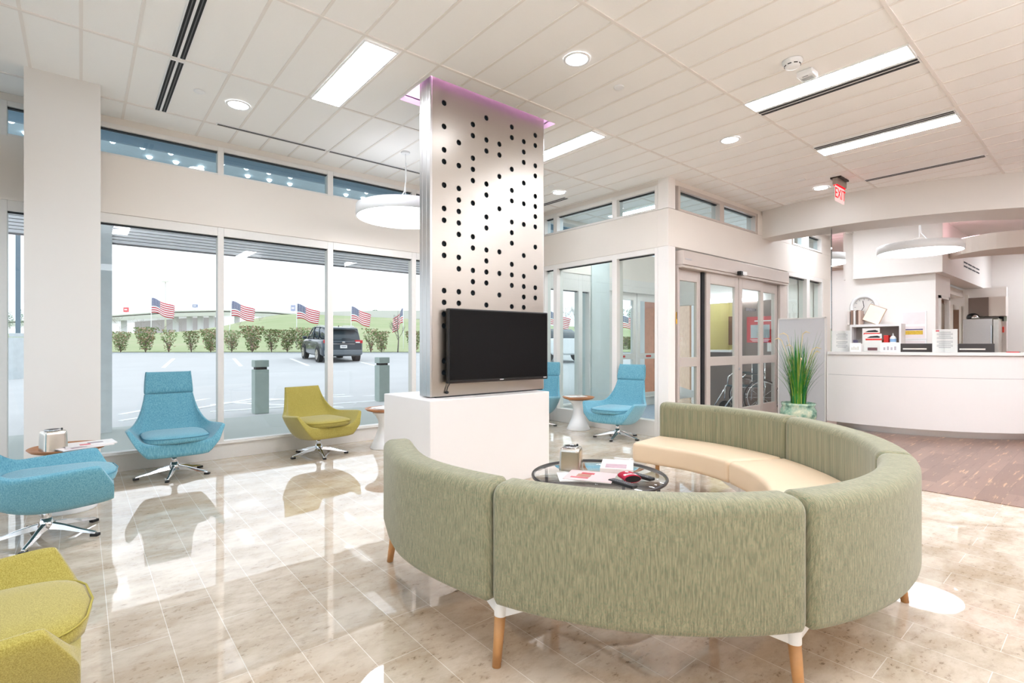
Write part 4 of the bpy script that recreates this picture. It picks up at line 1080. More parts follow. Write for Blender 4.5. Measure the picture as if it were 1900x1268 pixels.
disc('small white sprinkler cover left of the exit sign downlight', 7.14, 2.68)
disc('small white sprinkler cover by the downlight above the vestibule transom', 4.86, 4.97)
disc('small white sprinkler cover between the double slot vent and the left downlight', .765, 5.01)
sd = thing('smoke_detector', 'round white smoke detector with dark slots on the ceiling', 'smoke detector', (4.104, 1.605, ZC))
b = MB(); b.lathe([(.07, -.003), (.07, -.018), (.055, -.03), (.05, -.05), (.03, -.056), (0, -.056)], n=32, caps=False); b.out('body', M['white_metal'], sd)
b = MB()
for k in range(8): a = 2 * PI * k / 8; b.obox((.0535 * math.cos(a), .0535 * math.sin(a), -.038), (.004, .026, .006), a)
b.out('slots', M['black'], sd)
st_ = thing('strobe_device', 'white square strobe unit on the ceiling beside the smoke detector', 'alarm strobe', (4.356, 1.595, ZC), 0.0)
b = MB(); b.box(-.06, .06, -.06, .06, -.05, -.002); b.out('body', M['white_metal'], st_, bevel=.012); b = MB(); b.box(-.02, .05, -.045, .045, -.066, -.05); b.out('lens', M['glass_clear'], st_, bevel=.006)
b = MB(); b.box(-.045, -.035, -.02, .02, -.052, -.05); b.out('print_mark', M['grey_print'], st_)
ex = thing('exit_sign', 'red lettered exit sign hanging from a dark bracket on the ceiling', 'exit sign', (7.5, 2.36, ZC))
b = MB(); b.box(-.15, .15, -.06, .06, -.02, 0); b.out('canopy', pm('dark_bronze', (58, 50, 44), .4, .5), ex); b = MB(); b.box(-.165, .165, -.03, .03, -.10, -.02); b.out('housing', pm('brushed_housing', (170, 160, 150), .35, .8), ex, bevel=.004)
b = MB(); b.box(-.155, .155, -.006, .006, -.305, -.10); b.out('panel', M['led_soft'], ex)
b = MB(); b.box(-.155, .155, -.02, .02, -.112, -.10); b.out('light_strip', M['led_red'], ex)
text_obj('lettering', 'EXIT', 0.185, Matrix.Translation((0, -.0075, -.208)) @ Matrix.Rotation(PI / 2, 4, 'X'), M['led_red'], ex)
def pendant(label, x, y, zb, R_):
    t = thing('ring_pendant', label, 'pendant lamp', (x, y, zb), 0, 'hanging disc lamps')
    b = MB(); b.lathe([(R_ - .012, .0), (R_, .004), (R_, .115), (R_ - .01, .12), (0, .12)], n=72, caps=False); b.out('drum', M['white_metal'], t)
    b = MB(); b.lathe([(0, .008), (R_ - .012, .004)], n=72, caps=False); b.out('diffuser', M['lamp_round'], t)
    b = MB(); b.lathe([(0, .125), (R_ * .8, .125)], n=48, caps=False); b.out('upper_diffuser', M['lamp_up'] if y > 1 else M['lamp_up_added'], t)
    top = ZC - zb
    b = MB(); b.cyl((0, 0, top - .5), (0, 0, top), .0035, n=6)
    for k in range(3): a = 0.6 + 2 * PI * k / 3; b.cyl((0, 0, top - .5), (R_ * .6 * math.cos(a), R_ * .6 * math.sin(a), .12), .0022, n=6)
    b.out('suspension', M['white_metal'], t)
    b = MB(); b.tube([(0.006, 0, top - .12), (.0, -.012, top - .3), (-.03, -.03, top - .45), (-.11, -.1, .2), (-.16, -.14, .12)], .007, 8); b.out('power_cord', M['white_metal'], t)
    b = MB(); b.cyl((0, 0, top - .02), (0, 0, top), .05, n=20); b.out('ceiling_rose', M['white_metal'], t)
pendant('large white disc pendant hanging in front of the window wall, half behind the steel panel', 2.76, 5.13, 2.6, .53)
pendant('large white disc pendant hanging above the reception desk', 9.75, 2.0, 2.6, .53)
for x, y in ((0.5, 0.45), (3.3, -1.0), (6.2, -1.7), (9.0, -2.6)): pendant('added unseen disc pendant uplighting the hall ceiling behind the view', x, y, 2.6, .53)  # added out of view to throw light up onto the ceiling
# ================================================================ vestibule interior
b = MB(); b.box(9.4, 9.52, YV + 0.16, 4.72, 0, 2.0); b.box(9.4, 9.52, 4.72, 5.42, 0, 1.08); b.box(9.4, 9.52, 5.42, 5.5, 0, 2.0)
struct('wall_vestibule_inner', b, pm('brown_panelling', (116, 100, 92), 0.5, var=0.15, scale=5))
b = MB(); b.box(9.4, 9.52, YV + 0.16, YW, 2.0, 2.5); struct('trim_3', b, M['wall_white'])
b = MB(); b.box(9.36, 9.4, 4.2, 5.4, 2.02, 2.05); tag(b.out('light_strip', M['lamp_spot'], None), 'thin light strip glowing over the service window seen through the sliding doors', 'light')
of = MB(); of.box(10.6, 10.7, 3.9, 5.5, 0, 2.5); of.box(9.52, 10.6, 5.42, 5.5, 0, 2.5); of.box(9.52, 10.6, 3.9, 3.95, 0, 2.5)
struct('wall_office', of, pm('yellow_office_paint', (214, 204, 146), 0.7, var=0.03))
b = MB(); b.box(9.3, 9.6, 4.72, 5.42, 1.06, 1.1); tag(b.out('service_ledge', M['wall_white'], None), 'pale ledge of the service window inside the vestibule', 'ledge')
pt = thing('picture_frame', 'dark picture on the yellow office wall seen through the sliding doors', 'framed print', (10.6, 5.3, 1.5))
b = MB(); b.box(-.03, 0, -.12, .12, -.3, .3); b.out('frame', M['walnut'], pt)
po = thing('notice_board', 'red bordered notice with white sheet hanging on the brown vestibule wall', 'notice', (9.4, 4.22, 1.46))
b = MB(); b.box(-.02, 0, -.24, .24, -.22, .25); b.out('board', pm('notice_red', (206, 40, 48), .5), po)
b = MB(); b.box(-.022, -.02, -.17, .17, -.14, .1); b.out('sheet', pm('notice_sheet', (176, 186, 190), .5), po)
b = MB()
for k in range(3): b.box(-.023, -.02, -.18 + .02 * k, .18 - .02 * k, -.165 - k * .018, -.158 - k * .018)
b.box(-.023, -.02, -.2, .1, .16, .18); b.out('lettering', M['paper'], po)
sm = thing('wall_sheet', 'small white sheet below the red notice on the brown vestibule wall', 'notice', (9.4, 4.0, 1.2)); b = MB(); b.box(-.006, 0, -.1, .1, -.12, .12); b.out('sheet', M['paper'], sm)
b = MB(); b.box(5.86, 5.875, YV - 0.028, YV - 0.021, 1.47, 1.62); st = tag(b.out('door_sticker', pm('sticker_yellow', (240, 184, 30), .5), None), 'yellow and black warning sticker on the jamb of the sliding doors', 'sticker')
b = MB(); b.box(5.86, 5.875, YV - 0.029, YV - 0.0285, 1.53, 1.62)
for k in range(3): b.box(5.863, 5.872, YV - 0.0298, YV - 0.029, 1.545 + k * .026, 1.558 + k * .026)
b.out('black_band', M['black'], st)
dc = thing('door_decal', 'row of small dark letters on the glass of the right sliding leaf', 'lettering', (7.95, YV - 0.012, 1.72))
b = MB(); rr = random.Random(3); x = -.17
for k in range(9): b.box(x, x + .024, -.001, 0, 0, .045); b.box(x, x + .03, -.001, 0, rr.choice((0, .038)), rr.choice((.008, .045))); x += .038
b.out('letters', M['grey_print'], dc)
# folded wheelchair
wc = thing('wheelchair', 'wheelchair with dark seat parked inside the vestibule behind the right door leaf', 'wheelchair', (8.88, 4.22, 0.006), math.atan2(.643, -.766))
WS = M['chrome']; WB = pm('wheelchair_vinyl', (24, 60, 66), .6)
for s in (-1, 1):
    b = MB(); b.tube([(.30 * math.cos(a) - .12, s * .29, .305 + .30 * math.sin(a)) for a in (2 * PI * k / 40 for k in range(40))], .013, 8, True); wh = b.out('wheel', M['black'], wc)
    b = MB(); b.tube([(.265 * math.cos(a) - .12, s * .325, .305 + .265 * math.sin(a)) for a in (2 * PI * k / 40 for k in range(40))], .008, 6, True); b.out('push_rim', WS, wh)
    b = MB()
    for k in range(10): a = 2 * PI * k / 10; b.cyl((-.12, s * .29, .305), (.29 * math.cos(a) - .12, s * .29, .305 + .29 * math.sin(a)), .003, n=5)
    b.cyl((-.12, s * .26, .305), (-.12, s * .32, .305), .022, n=12); b.out('spokes', WS, wh)
    b = MB(); b.cyl((.30, s * .22 - .02, .10), (.30, s * .22 + .02, .10), .098, n=24); b.out('caster', M['black'], wc)
    b = MB(); b.tube([(-.2, s * .23, .92), (-.2, s * .23, .46), (-.18, s * .23, .2)], .011, 8); b.tube([(-.33, s * .23, .93), (-.2, s * .23, .92)], .014, 8)
    b.tube([(-.2, s * .23, .46), (.26, s * .23, .47), (.36, s * .23, .3), (.48, s * .2, .12)], .011, 8); b.tube([(-.2, s * .25, .68), (.12, s * .25, .70), (.22, s * .25, .62), (.24, s * .24, .47)], .011, 8); b.tube([(.30, s * .22, .22), (.28, s * .23, .47)], .01, 8)
    b.out('side_frame', WS, wc)
    b = MB(); b.box(-.18, .14, s * .25 - .025, s * .25 + .025, .69, .715); b.out('armrest', WB, wc, bevel=.008)
    b = MB(); b.box(.44, .58, s * .12 - .08, s * .12 + .08, .10, .115); b.out('footplate', M['black'], wc)
b = MB(); b.box(-.2, .26, -.22, .22, .455, .485); b.out('seat', WB, wc, bevel=.01); b = MB(); b.box(-.22, -.2, -.22, .22, .5, .9); b.out('backrest', WB, wc, bevel=.008)

# entrance glazing of the vestibule towards the car park
b = MB(); b.box(6.93, 7.42, YW - 0.06, YW + 0.3, 0, 2.9); struct('column_entrance', b, pm('pale_concrete', (214, 222, 220), .8, var=.05, scale=5))
glazing('window_10', [(5.8, 6.62), (6.72, 6.9)], 0.165, 2.43, 'x', YW + 0.02, M['alu'], M['glass'], top=0.3)
d4 = tag(thing('door_4', None, None), kind='structure')
b = MB(); b.box(7.42, 9.4, YW - .06, YW + .14, 2.2, 2.44); b.box(7.42, 7.5, YW - .03, YW + .1, 0, 2.2); b.box(9.28, 9.4, YW - .03, YW + .1, 0, 2.2); b.out('door_frame', M['alu'], d4)
for x0, x1 in ((7.5, 8.3), (8.34, 9.28)):
    b = MB()
    for a, c in ((x0, x0 + .09), (x1 - .09, x1)): b.box(a, c, YW, YW + .04, .02, 2.2)
    for a, c in ((.02, .25), (.92, 1.03), (2.06, 2.2)): b.box(x0 + .09, x1 - .09, YW, YW + .04, a, c)
    lf = b.out('door_leaf', M['alu'], d4); q = MB()
    for a, c in ((.25, .92), (1.03, 2.06)): q.quad([(x0 + .09, YW + .02, a), (x1 - .09, YW + .02, a), (x1 - .09, YW + .02, c), (x0 + .09, YW + .02, c)])
    q.out('pane', M['glass'], lf)
b = MB(); b.box(7.75, 7.95, YW - .006, YW, .955, .995); b.box(8.62, 8.78, YW - .006, YW, .955, .995); b.out('red_sticker', pm('push_red', (206, 60, 50), .5), d4)

# ================================================================ outdoors
def gz(x, y):
    t = depth(x, y); return -0.05 if t < 11 else -0.05 + (min(t, 31) - 11) * 0.0405
def gpt(px, py):
    k = (py - YH) / FPX; d = 1.25 / k if k > 0 else 99
    if d > 11: d = (1.25 + 0.0405 * 11) / (k + 0.0405)
    return at(px, py, d), d
M['lot'] = pm('car_park_concrete', (196, 197, 197), .9, var=.08, scale=.7, bump=.05)
b = MB(); gx = [(-60 + i * 3.0) for i in range(48)]; gy = [6.28, 7.5, 9, 10.5, 12, 14, 16, 18, 20, 22, 24, 26, 28, 30, 33, 36, 40, 46, 54, 64, 76]
V = [[b.bm.verts.new((x, y, gz(x, y))) for x in gx] for y in gy]
for i in range(len(gy) - 1):
    for j in range(len(gx) - 1): b.face([V[i][j], V[i][j + 1], V[i + 1][j + 1], V[i + 1][j]])
struct('ground_car_park', b, M['lot'])
b = MB(); b.box(-40, 14, 6.28, 9.7, -.06, -.035); struct('pavement', b, pm('pavement_concrete', (176, 182, 178), .9, var=.08, scale=1.2))
b = MB(); b.box(-60, XL - .9, -8, 6.28, -.08, -.05); struct('ground_left', b, M['lot'])
def rowp(px, py, d): return at(px, py, d)
PXC = [-900, -500, -200, 0, 100, 180, 240, 300, 360, 420, 470, 520, 570, 640, 720, 800, 900, 1000, 1100, 1250, 1500, 1900, 2500]
def ridge(px): 
    pts = [(-900, 625), (300, 618), (380, 612), (420, 604), (470, 592), (520, 584), (580, 583), (650, 587), (760, 592), (900, 598), (1100, 608), (2500, 615)]
    for (a, ya), (c, yc) in zip(pts, pts[1:]):
        if a <= px <= c: return ya + (yc - ya) * (px - a) / (c - a)
rows = []
for d, f in ((30.6, None), (34, None), (42, None), (60, .45), (85, .8), (112, 1.0), (125, 1.02)):
    row = []
    for px in PXC:
        yr = ridge(px)
        if f is None: py = {30.6: 653.5, 34: 648, 42: 637}[d]
        else: py = 637 + (yr - 637) * min(f, 1.0) + (1.5 if f > 1 else 0)
        row.append(at(px, py, d))
    rows.append(row)
b = MB(); V = [[b.bm.verts.new(p) for p in r] for r in rows]
for i in range(len(V) - 1):
    for j in range(len(PXC) - 1): b.face([V[i][j], V[i][j + 1], V[i + 1][j + 1], V[i + 1][j]], None, True)
def grass():
    t = NT('verge_grass'); c = t.coord('Object'); n = t.noise(c, .12, 5, .6); n2 = t.noise(c, 1.5, 4)
    col = t.ramp(n, [(.35, s2l((152, 170, 116))), (.55, s2l((166, 178, 130))), (.7, s2l((188, 178, 148)))])
    t.bsdf(t.mix(t.math('MULTIPLY', n2, .3), col, s2l((190, 188, 160))), .95); return t.m
struct('ground_hill', b, grass())
def stripe(label, p0, p1, w, group='painted parking lines'):
    a, d0 = gpt(*p0); c, d1 = gpt(*p1); dv = (c - a).normalized(); sd = dv.cross(Vector((0, 0, 1))).normalized() * w / 2
    up = Vector((0, 0, .012)); b = MB(); b.loft([[a + sd + up, a - sd + up, a - sd - up, a + sd - up], [c + sd + up, c - sd + up, c - sd - up, c + sd - up]], True, True, False)
    return b
for i, (p0, p1, w) in enumerate((((322, 666), (303, 683), .14), ((434, 666), (447, 680), .14), ((540, 666), (572, 679), .14), ((224, 770), (400, 738), .1), ((224, 782), (470, 741), .1), ((390, 752), (640, 733), .1), ((390, 765), (760, 741), .1), ((390, 747), (640, 757), .1), ((500, 741), (720, 752), .1), ((615, 738), (760, 732), .1), ((668, 672), (700, 680), .12), ((20, 672), (60, 667), .12))):
    struct('parking_line', stripe('', p0, p1, w), pm('line_paint', (246, 247, 248), .8))
b = MB(); b.loft([[at(px, py, d) for px, py, d in ((224, 765, 9.3), (240, 765, 9.3), (243, 779, 8.4), (226, 780, 8.4))]] * 1 + [[at(px, py, d) + Vector((0, 0, .008)) for px, py, d in ((224, 765, 9.3), (240, 765, 9.3), (243, 779, 8.4), (226, 780, 8.4))]], True, True, False)
# kerb and planting bed
A, C = at(120, 657, 29.6), at(800, 657, 29.6)
dv = (C - A).normalized(); nv = Vector((-dv.y, dv.x, 0)); ln = (C - A).length; rzk = math.atan2(dv.y, dv.x)
b = MB(); b.obox(((A + C) / 2 + Vector((0, 0, -.02))), (ln + 30, .18, .2), rzk); struct('kerb', b, M['concrete'])
b = MB(); b.obox(((A + C) / 2 + nv * .8 + Vector((0, 0, -.03))), (ln + 30, 1.5, .16), rzk); struct('planting_bed', b, pm('mulch', (150, 136, 122), .95, var=.3, scale=4))

# canopy over the pavement
cn = thing('entrance_canopy', 'ribbed metal canopy edge over the pavement outside the windows', 'canopy', (0, 0, 0))
b = MB()
for k in range(24): b.box(-9, 10.2, 9.24, 9.30, 2.66 + k * .045, 2.66 + k * .045 + .036)
b.out('ribbed_fascia', pm('ribbed_metal', (246, 244, 247), .5, .1), cn)
b = MB(); b.box(-9, 10.2, 9.30, 9.34, 2.64, 3.8); b.out('fascia_backing', pm('fascia_dark', (132, 130, 134), .6), cn)
b = MB(); b.box(-9, 10.2, 6.28, 9.3, 3.72, 3.8); b.out('soffit', pm('canopy_soffit', (226, 236, 242), .5), cn)
b = MB(); b.box(-9, 10.2, 6.9, 6.96, 3.62, 3.72); b.box(-9, 10.2, 7.7, 7.76, 3.62, 3.72); b.box(-9, 10.2, 8.62, 8.68, 3.62, 3.72); b.out('soffit_rib', pm('rib_blue', (150, 170, 186), .5), cn)
bulb = None
for i in range(26):
    for y in (8.02, 8.38):
        x = -1.2 + i * .30 + (.1 if y > 8.2 else 0)
        if (i % 5 == 3 and y < 8.2) or (i % 4 == 1 and y > 8.2): continue
        if bulb is None:
            b = MB(); b.lathe([(0, -.035), (.02, -.03), (.034, -.012), (.036, 0)], n=14, caps=False); bulb = b.out('canopy_bulb', M['lamp_out'], None); o = bulb
        else: o = bulb.copy(); COL.objects.link(o)
        o.location = (x, y, 3.718); tag(o, 'small round lit bulb under the canopy outside, seen through the high transom windows', 'bulb', 'rows of round bulbs under the canopy')
b = MB(); b.box(-.05, .335, 9.16, 9.5, -.06, 3.7); struct('pillar_canopy', b, M['concrete'])
b = MB(); b.box(-.055, -.0, 9.13, 9.16, 1.2, 1.7)
# bollards
def bollard(label, px, py, w):
    p, d = gpt(px, py); t = thing('bollard_light', label, 'bollard', (p.x, p.y, gz(p.x, p.y)), 0.0, 'square concrete bollard lights on the pavement')
    b = MB(); b.box(-w / 2, w / 2, -w / 2, w / 2, 0, .80); b.out('post', M['bol'], t, bevel=.01)
    b = MB(); b.box(-w / 2 + .03, w / 2 - .03, -w / 2 + .03, w / 2 - .03, .80, .845); b.out('light_gap', M['dark'], t)
    b = MB(); b.box(-w / 2, w / 2, -w / 2, w / 2, .845, .97); b.out('cap', M['bol'], t, bevel=.01)
M['bol'] = pm('weathered_concrete', (164, 178, 172), .85, var=.14, scale=7)
bollard('square concrete bollard light outside the middle window bay', 483, 767, .24)
bollard('square concrete bollard light outside the right window bay near the white pedestal table', 709, 746, .24)

# shrubs
LEAF = [pm('shrub_leaf', c, .7, var=.35, scale=6) for c in ((104, 132, 66), (156, 138, 100), (128, 150, 92), (176, 146, 122))]
def shrub_mesh(seed, nleaf, spread, h):
    r = random.Random(seed); b = MB()
    for k in range(nleaf):
        a = r.uniform(0, 2 * PI); t = r.random() ** .7; rad = spread * (.42 + .58 * t) * math.sqrt(r.random()); c = Vector((rad * math.cos(a), rad * math.sin(a), h * (.08 + .92 * t)))
        s = r.uniform(.05, .10); u = Vector((r.uniform(-1, 1), r.uniform(-1, 1), r.uniform(-.4, 1))).normalized(); v = u.orthogonal().normalized()
        b.mi = r.choice((0, 0, 1, 2, 3)); b.quad([c - u * s, c + v * s * .45, c + u * s, c - v * s * .45])
    return b
def twig_mesh(seed, h, n):
    r = random.Random(seed); b = MB()
    for k in range(n):
        a = r.uniform(0, 2 * PI); s = r.uniform(.15, .5); b.tube([(0, 0, 0), (s * .3 * math.cos(a), s * .3 * math.sin(a), h * .45), (s * math.cos(a), s * math.sin(a), h * r.uniform(.7, 1))], [.018, .012, .005], 5)
    return b
protos = []
for k in range(4):
    t = thing('shrub', 'leafy shrub', 'shrub', (0, 0, -50)); shrub_mesh(20 + k, (760, 640, 560, 220)[k], (.63, .6, .58, .55)[k], 1.5).out('foliage', LEAF, t); twig_mesh(40 + k, 1.3, 12).out('stems', pm('shrub_stem', (126, 112, 98), .9), t); protos.append(t)
spots = [(224, 0), (270, 1), (313, 3), (355, 2), (391, 0), (430, 1), (468, 0), (504, 2), (533, 1), (560, 0), (688, 3), (708, 2), (768, 0), (150, 1), (190, 2), (800, 1)]
used = set()
SHL = {224: 'leafy shrub by the kerb just right of the concrete canopy pillar', 270: 'leafy shrub by the kerb below the leftmost flag', 313: 'bare twiggy shrub by the kerb in the left window bay', 355: 'brownish shrub by the kerb between the bare shrub and the first mullion', 391: 'shrub by the kerb right beside the first window mullion', 430: 'shrub by the kerb below the second flag', 468: 'shrub by the kerb above the left bollard', 504: 'shrub by the kerb between the left bollard and the third flag', 533: 'reddish shrub by the kerb left of the parked car', 560: 'shrub by the kerb just behind the front of the parked car', 688: 'sparse shrub by the kerb just right of the parked car', 708: 'shrub by the kerb between the parked car and the young bare tree', 768: 'shrub by the kerb right of the young bare tree'}
for px, k in spots:
    if px in (150, 190, 800): continue
    p = at(px, 654.5, 30.2); rr_ = random.Random(px); sc = rr_.uniform(.85, 1.08)
    o = protos[k] if k not in used else copy_thing(protos[k]); used.add(k)
    place(o, p, rr_.uniform(0, 6)); o.scale = (sc, sc, sc * (.95 if k != 3 else .9)); o['label'] = SHL[px]; o['group'] = 'shrubs along the kerb'
# hedge seen through the vestibule
for i, px in enumerate((1032, 1052, 1072, 1154, 1172)):
    o = copy_thing(protos[i % 2]); place(o, at(px, 650 if px < 1100 else 651, 34), i * 1.3); o.scale = (1.1, 1.1, .62)
    o['label'] = ('low hedge shrub seen through the vestibule glass beside the left teal chair', 'low hedge shrub in the middle of the pane above the table with magazines', 'low hedge shrub at the mullion left of the pale entrance pier', 'low hedge shrub seen through the left entrance door leaf', 'low hedge shrub seen through the right entrance door leaf')[i]; o['group'] = 'low hedge beyond the vestibule'

# flags
def flag_mat():
    t = NT('stars_and_stripes'); uv = t.coord('UV'); sp = t.n('ShaderNodeSeparateXYZ'); t.l(uv, sp.inputs[0]); u, v = sp.outputs[0], sp.outputs[1]
    st = t.math('MODULO', t.math('FLOOR', t.math('MULTIPLY', v, 13.0)), 2.0)
    col = t.mix(st, s2l((204, 52, 74)), s2l((250, 248, 248)))
    can = t.math('MULTIPLY', t.math('LESS_THAN', u, .4), t.math('GREATER_THAN', v, 6 / 13))
    fu = t.math('SUBTRACT', t.math('FRACT', t.math('MULTIPLY', u, 15.0)), .5); fv = t.math('SUBTRACT', t.math('FRACT', t.math('MULTIPLY', v, 16.0)), .5)
    star = t.math('LESS_THAN', t.math('ADD', t.math('MULTIPLY', fu, fu), t.math('MULTIPLY', fv, fv)), .07)
    col = t.mix(can, col, t.mix(star, s2l((76, 88, 128)), s2l((240, 240, 248))))
    b = t.bsdf(col, .8); return t.m
FLM = flag_mat()
def flag(label, px, ptop, pbot, d, w=1.55, h=.95, droop=.45, yaw=0.0, lean=0.05):
    base = at(px, pbot, d); top = at(px, ptop, d); H = top.z - base.z
    t = thing('flag', label, 'flag', base, yaw + math.atan2(RT[1], RT[0]), 'flags on poles along the car park')
    b = MB(); b.cyl((-lean, 0, -1.2), (0, 0, H + .04), .022, n=8); b.lathe([(0, .04), (.035, .06), (0, .1)], (0, 0, H), 8); b.out('pole', M['white_metal'], t)
    b = MB(); NU, NV = 18, 10; V = []
    for i in range(NU + 1):
        u = i / NU; row = []
        for j in range(NV + 1):
            v = j / NV; x = w * u * (1 - .06 * droop) ; dz = -droop * w * (u ** 1.25) * .8 + .05 * math.sin(u * 7 + v)
            row.append(b.bm.verts.new((x * (1 - .12 * (1 - v) * u), .16 * math.sin(u * 8 + v * 1.5) * u, H - .02 - h * (1 - v) * (1 - .18 * u) + dz)))
        V.append(row)
    for i in range(NU):
        for j in range(NV): b.face([V[i][j], V[i + 1][j], V[i + 1][j + 1], V[i][j + 1]], [(i / NU, j / NV), ((i + 1) / NU, j / NV), ((i + 1) / NU, (j + 1) / NV), (i / NU, (j + 1) / NV)], True)
    b.out('cloth', FLM, t, solid=.006)
flag('flag flying in the left window bay beyond the shrubs', 281, 553, 640, 33)
flag('flag flying in the middle window bay above the left bollard', 430, 559, 640, 33, lean=.3)
flag('flag flying left of the middle mullion above the parked car', 551, 564, 640, 33.5)
flag('flag flying in the right window bay just above the parked car roof', 652, 569, 640, 34, w=1.35, droop=.55)
flag('flag hanging folded beside the young bare tree', 748, 572, 640, 34, w=1.2, yaw=2.4, droop=.9)
flag('flag seen through the vestibule glass right of the television', 1018, 578, 650, 38, w=1.7)
flag('flag seen through the vestibule glass left of the pale entrance pier', 1071, 584, 650, 40, w=1.5, droop=.2)
flag('flag seen through the left leaf of the entrance door', 1152, 586, 650, 40, w=1.5, droop=.3)

# parked car
rear = Vector((-7.32, 22.4)); fwd_ld = Vector((-.56, .83)).normalized()
def ld(v): return Vector((v.x * RT[0] + v.y * FW[0], v.x * RT[1] + v.y * FW[1]))
fw = ld(fwd_ld); rp = ld(rear); ctr = rp + fw * 2.35
car = thing('car', 'dark grey sport utility car parked facing away outside the window', 'car', (ctr.x, ctr.y, 0.33), math.atan2(fw.y, fw.x))
sl_ = 0.0405 * 0.83
car.rotation_euler = (0, -math.atan(sl_), math.atan2(fw.y, fw.x)); car.location.z = gz(ctr.x, ctr.y); car.scale = (.95, .94, .935)
PAINT = pm('dark_grey_paint', (58, 70, 80), .2, .4, var=.03); PAINT.node_tree.nodes['Principled BSDF'].inputs['Coat Weight'].default_value = .6
CG = pm('car_glass', (52, 66, 74), .08, var=.05)
def carring(x, hw, z0, z1, r):
    pts = []
    for cy, cz, a0 in ((hw - r, z1 - r, 0), (-hw + r, z1 - r, 90), (-hw + r, z0 + r, 180), (hw - r, z0 + r, 270)):
        for k in range(4): a = math.radians(a0 + 30 * k); pts.append(Vector((x, cy + r * math.cos(a), cz + r * math.sin(a))))
    return pts
b = MB(); b.loft([carring(x, hw, z0, z1, r) for x, hw, z0, z1, r in ((-2.36, .80, .42, .98, .12), (-2.30, .90, .32, 1.04, .14), (-2.05, .945, .28, 1.07, .14), (-1.2, .955, .26, 1.07, .12), (0, .955, .26, 1.05, .12), (1.0, .95, .26, 1.03, .13), (1.5, .94, .28, 1.02, .16), (2.05, .91, .3, .96, .2), (2.32, .82, .36, .84, .16), (2.38, .7, .42, .76, .12))], True, True, True); b.out('body', PAINT, car)
b = MB(); b.loft([carring(x, hw, 1.0, z1, r) for x, hw, z1, r in ((-2.24, .80, 1.08, .03), (-2.08, .78, 1.40, .12), (-1.92, .75, 1.60, .14), (-1.2, .75, 1.66, .14), (-.2, .745, 1.665, .14), (.35, .73, 1.60, .14), (.85, .74, 1.32, .12), (1.3, .80, 1.05, .03))], True, True, True); b.out('windows', CG, car)
b = MB(); b.loft([carring(x, hw, z1 - .05, z1 + .018, .03) for x, hw, z1 in ((-2.10, .70, 1.585), (-1.9, .72, 1.63), (-1.2, .73, 1.67), (-.2, .725, 1.675), (.32, .70, 1.61))], True, True, True); rf = b.out('roof', PAINT, car)
b = MB(); b.box(-2.28, -2.0, -.66, .66, 1.56, 1.60); b.out('spoiler', PAINT, rf, bevel=.012)
b = MB()
for s in (-1, 1): b.tube([(-1.8, s * .62, 1.66), (-1.7, s * .64, 1.72), (.0, s * .63, 1.73), (.12, s * .61, 1.67)], .016, 6)
b.out('roof_rail', M['chrome'], rf)
b = MB(); b.lathe([(.03, 0), (.012, .06), (0, .075)], (-1.5, 0, 1.68), 10); b.out('aerial', M['black'], rf)
for s in (-1, 1):
    for xa, za, xb, zb_ in ((-1.98, 1.60, -2.20, 1.05), (-.95, 1.66, -1.0, 1.05), (.1, 1.65, .0, 1.05), (.38, 1.6, 1.25, 1.05)):
        b = MB(); b.tube([(xa, s * .725, za), (xb, s * .80 if zb_ else 0, zb_)], .032, 6); b.out('pillar', PAINT, car)
    b = MB(); b.obox((.85, s * 1.03, 1.1), (.12, .2, .15)); b.out('wing_mirror', PAINT, car, bevel=.03)
    b = MB(); b.obox((-2.31, s * .72, .985), (.10, .36, .15)); tl = b.out('tail_light', pm('tail_red', (196, 30, 44), .2), car, bevel=.02)
    b = MB(); b.obox((-2.366, s * .66, .955), (.01, .2, .05)); b.out('reverse_lens', M['white_metal'], tl)
    for x in (-1.42, 1.42):
        b = MB(); b.cyl((x, s * .962 - .01, .36), (x, s * .962 + .004 * s, .36), .43, n=32); b.out('wheel_arch', M['black'], car)
        b = MB(); b.cyl((x, s * .74, .345), (x, s * .985, .345), .345, n=32); w_ = b.out('tyre', pm('tyre', (40, 42, 44), .9), car, bevel=.02)
        b = MB(); b.cyl((x, s * .985, .345), (x, s * .99, .345), .24, n=24)
        for k in range(5): a = 2 * PI * k / 5; b.obox((0, 0, .12), (.05, .02, .2), 0, Matrix.Translation((x, s * .995, .345)) @ Matrix.Rotation(a, 4, 'Y'))
        b.out('rim', M['steel_soft'], w_)
b = MB(); b.box(-2.42, -2.3, -.88, .88, .36, .60); b.out('rear_bumper', pm('bumper_grey', (104, 112, 118), .5), car, bevel=.05)
b = MB(); b.box(-2.365, -2.35, -.52, .52, .865, .885); b.out('chrome_strip', M['chrome'], car)
pl = MB(); pl.box(-2.39, -2.36, -.155, .155, .68, .82); plt = pl.out('number_plate', M['paper'], car); 
b = MB(); b.box(-2.393, -2.389, -.11, .11, .73, .775); b.out('plate_print', M['grey_print'], plt)
b = MB(); b.lathe([(0, 0), (.07, .002)], n=16, caps=False); bmesh.ops.transform(b.bm, matrix=Matrix.Translation((-2.366, 0, .955)) @ Matrix.Scale(.55, 4, (0, 0, 1)) @ Matrix.Rotation(-PI / 2, 4, 'Y'), verts=b.bm.verts); b.out('badge', M['chrome'], car)
b = MB(); b.tube([(-2.25, .05, 1.12), (-2.262, -.34, 1.13)], .012, 6); b.out('rear_wiper', M['black'], car)
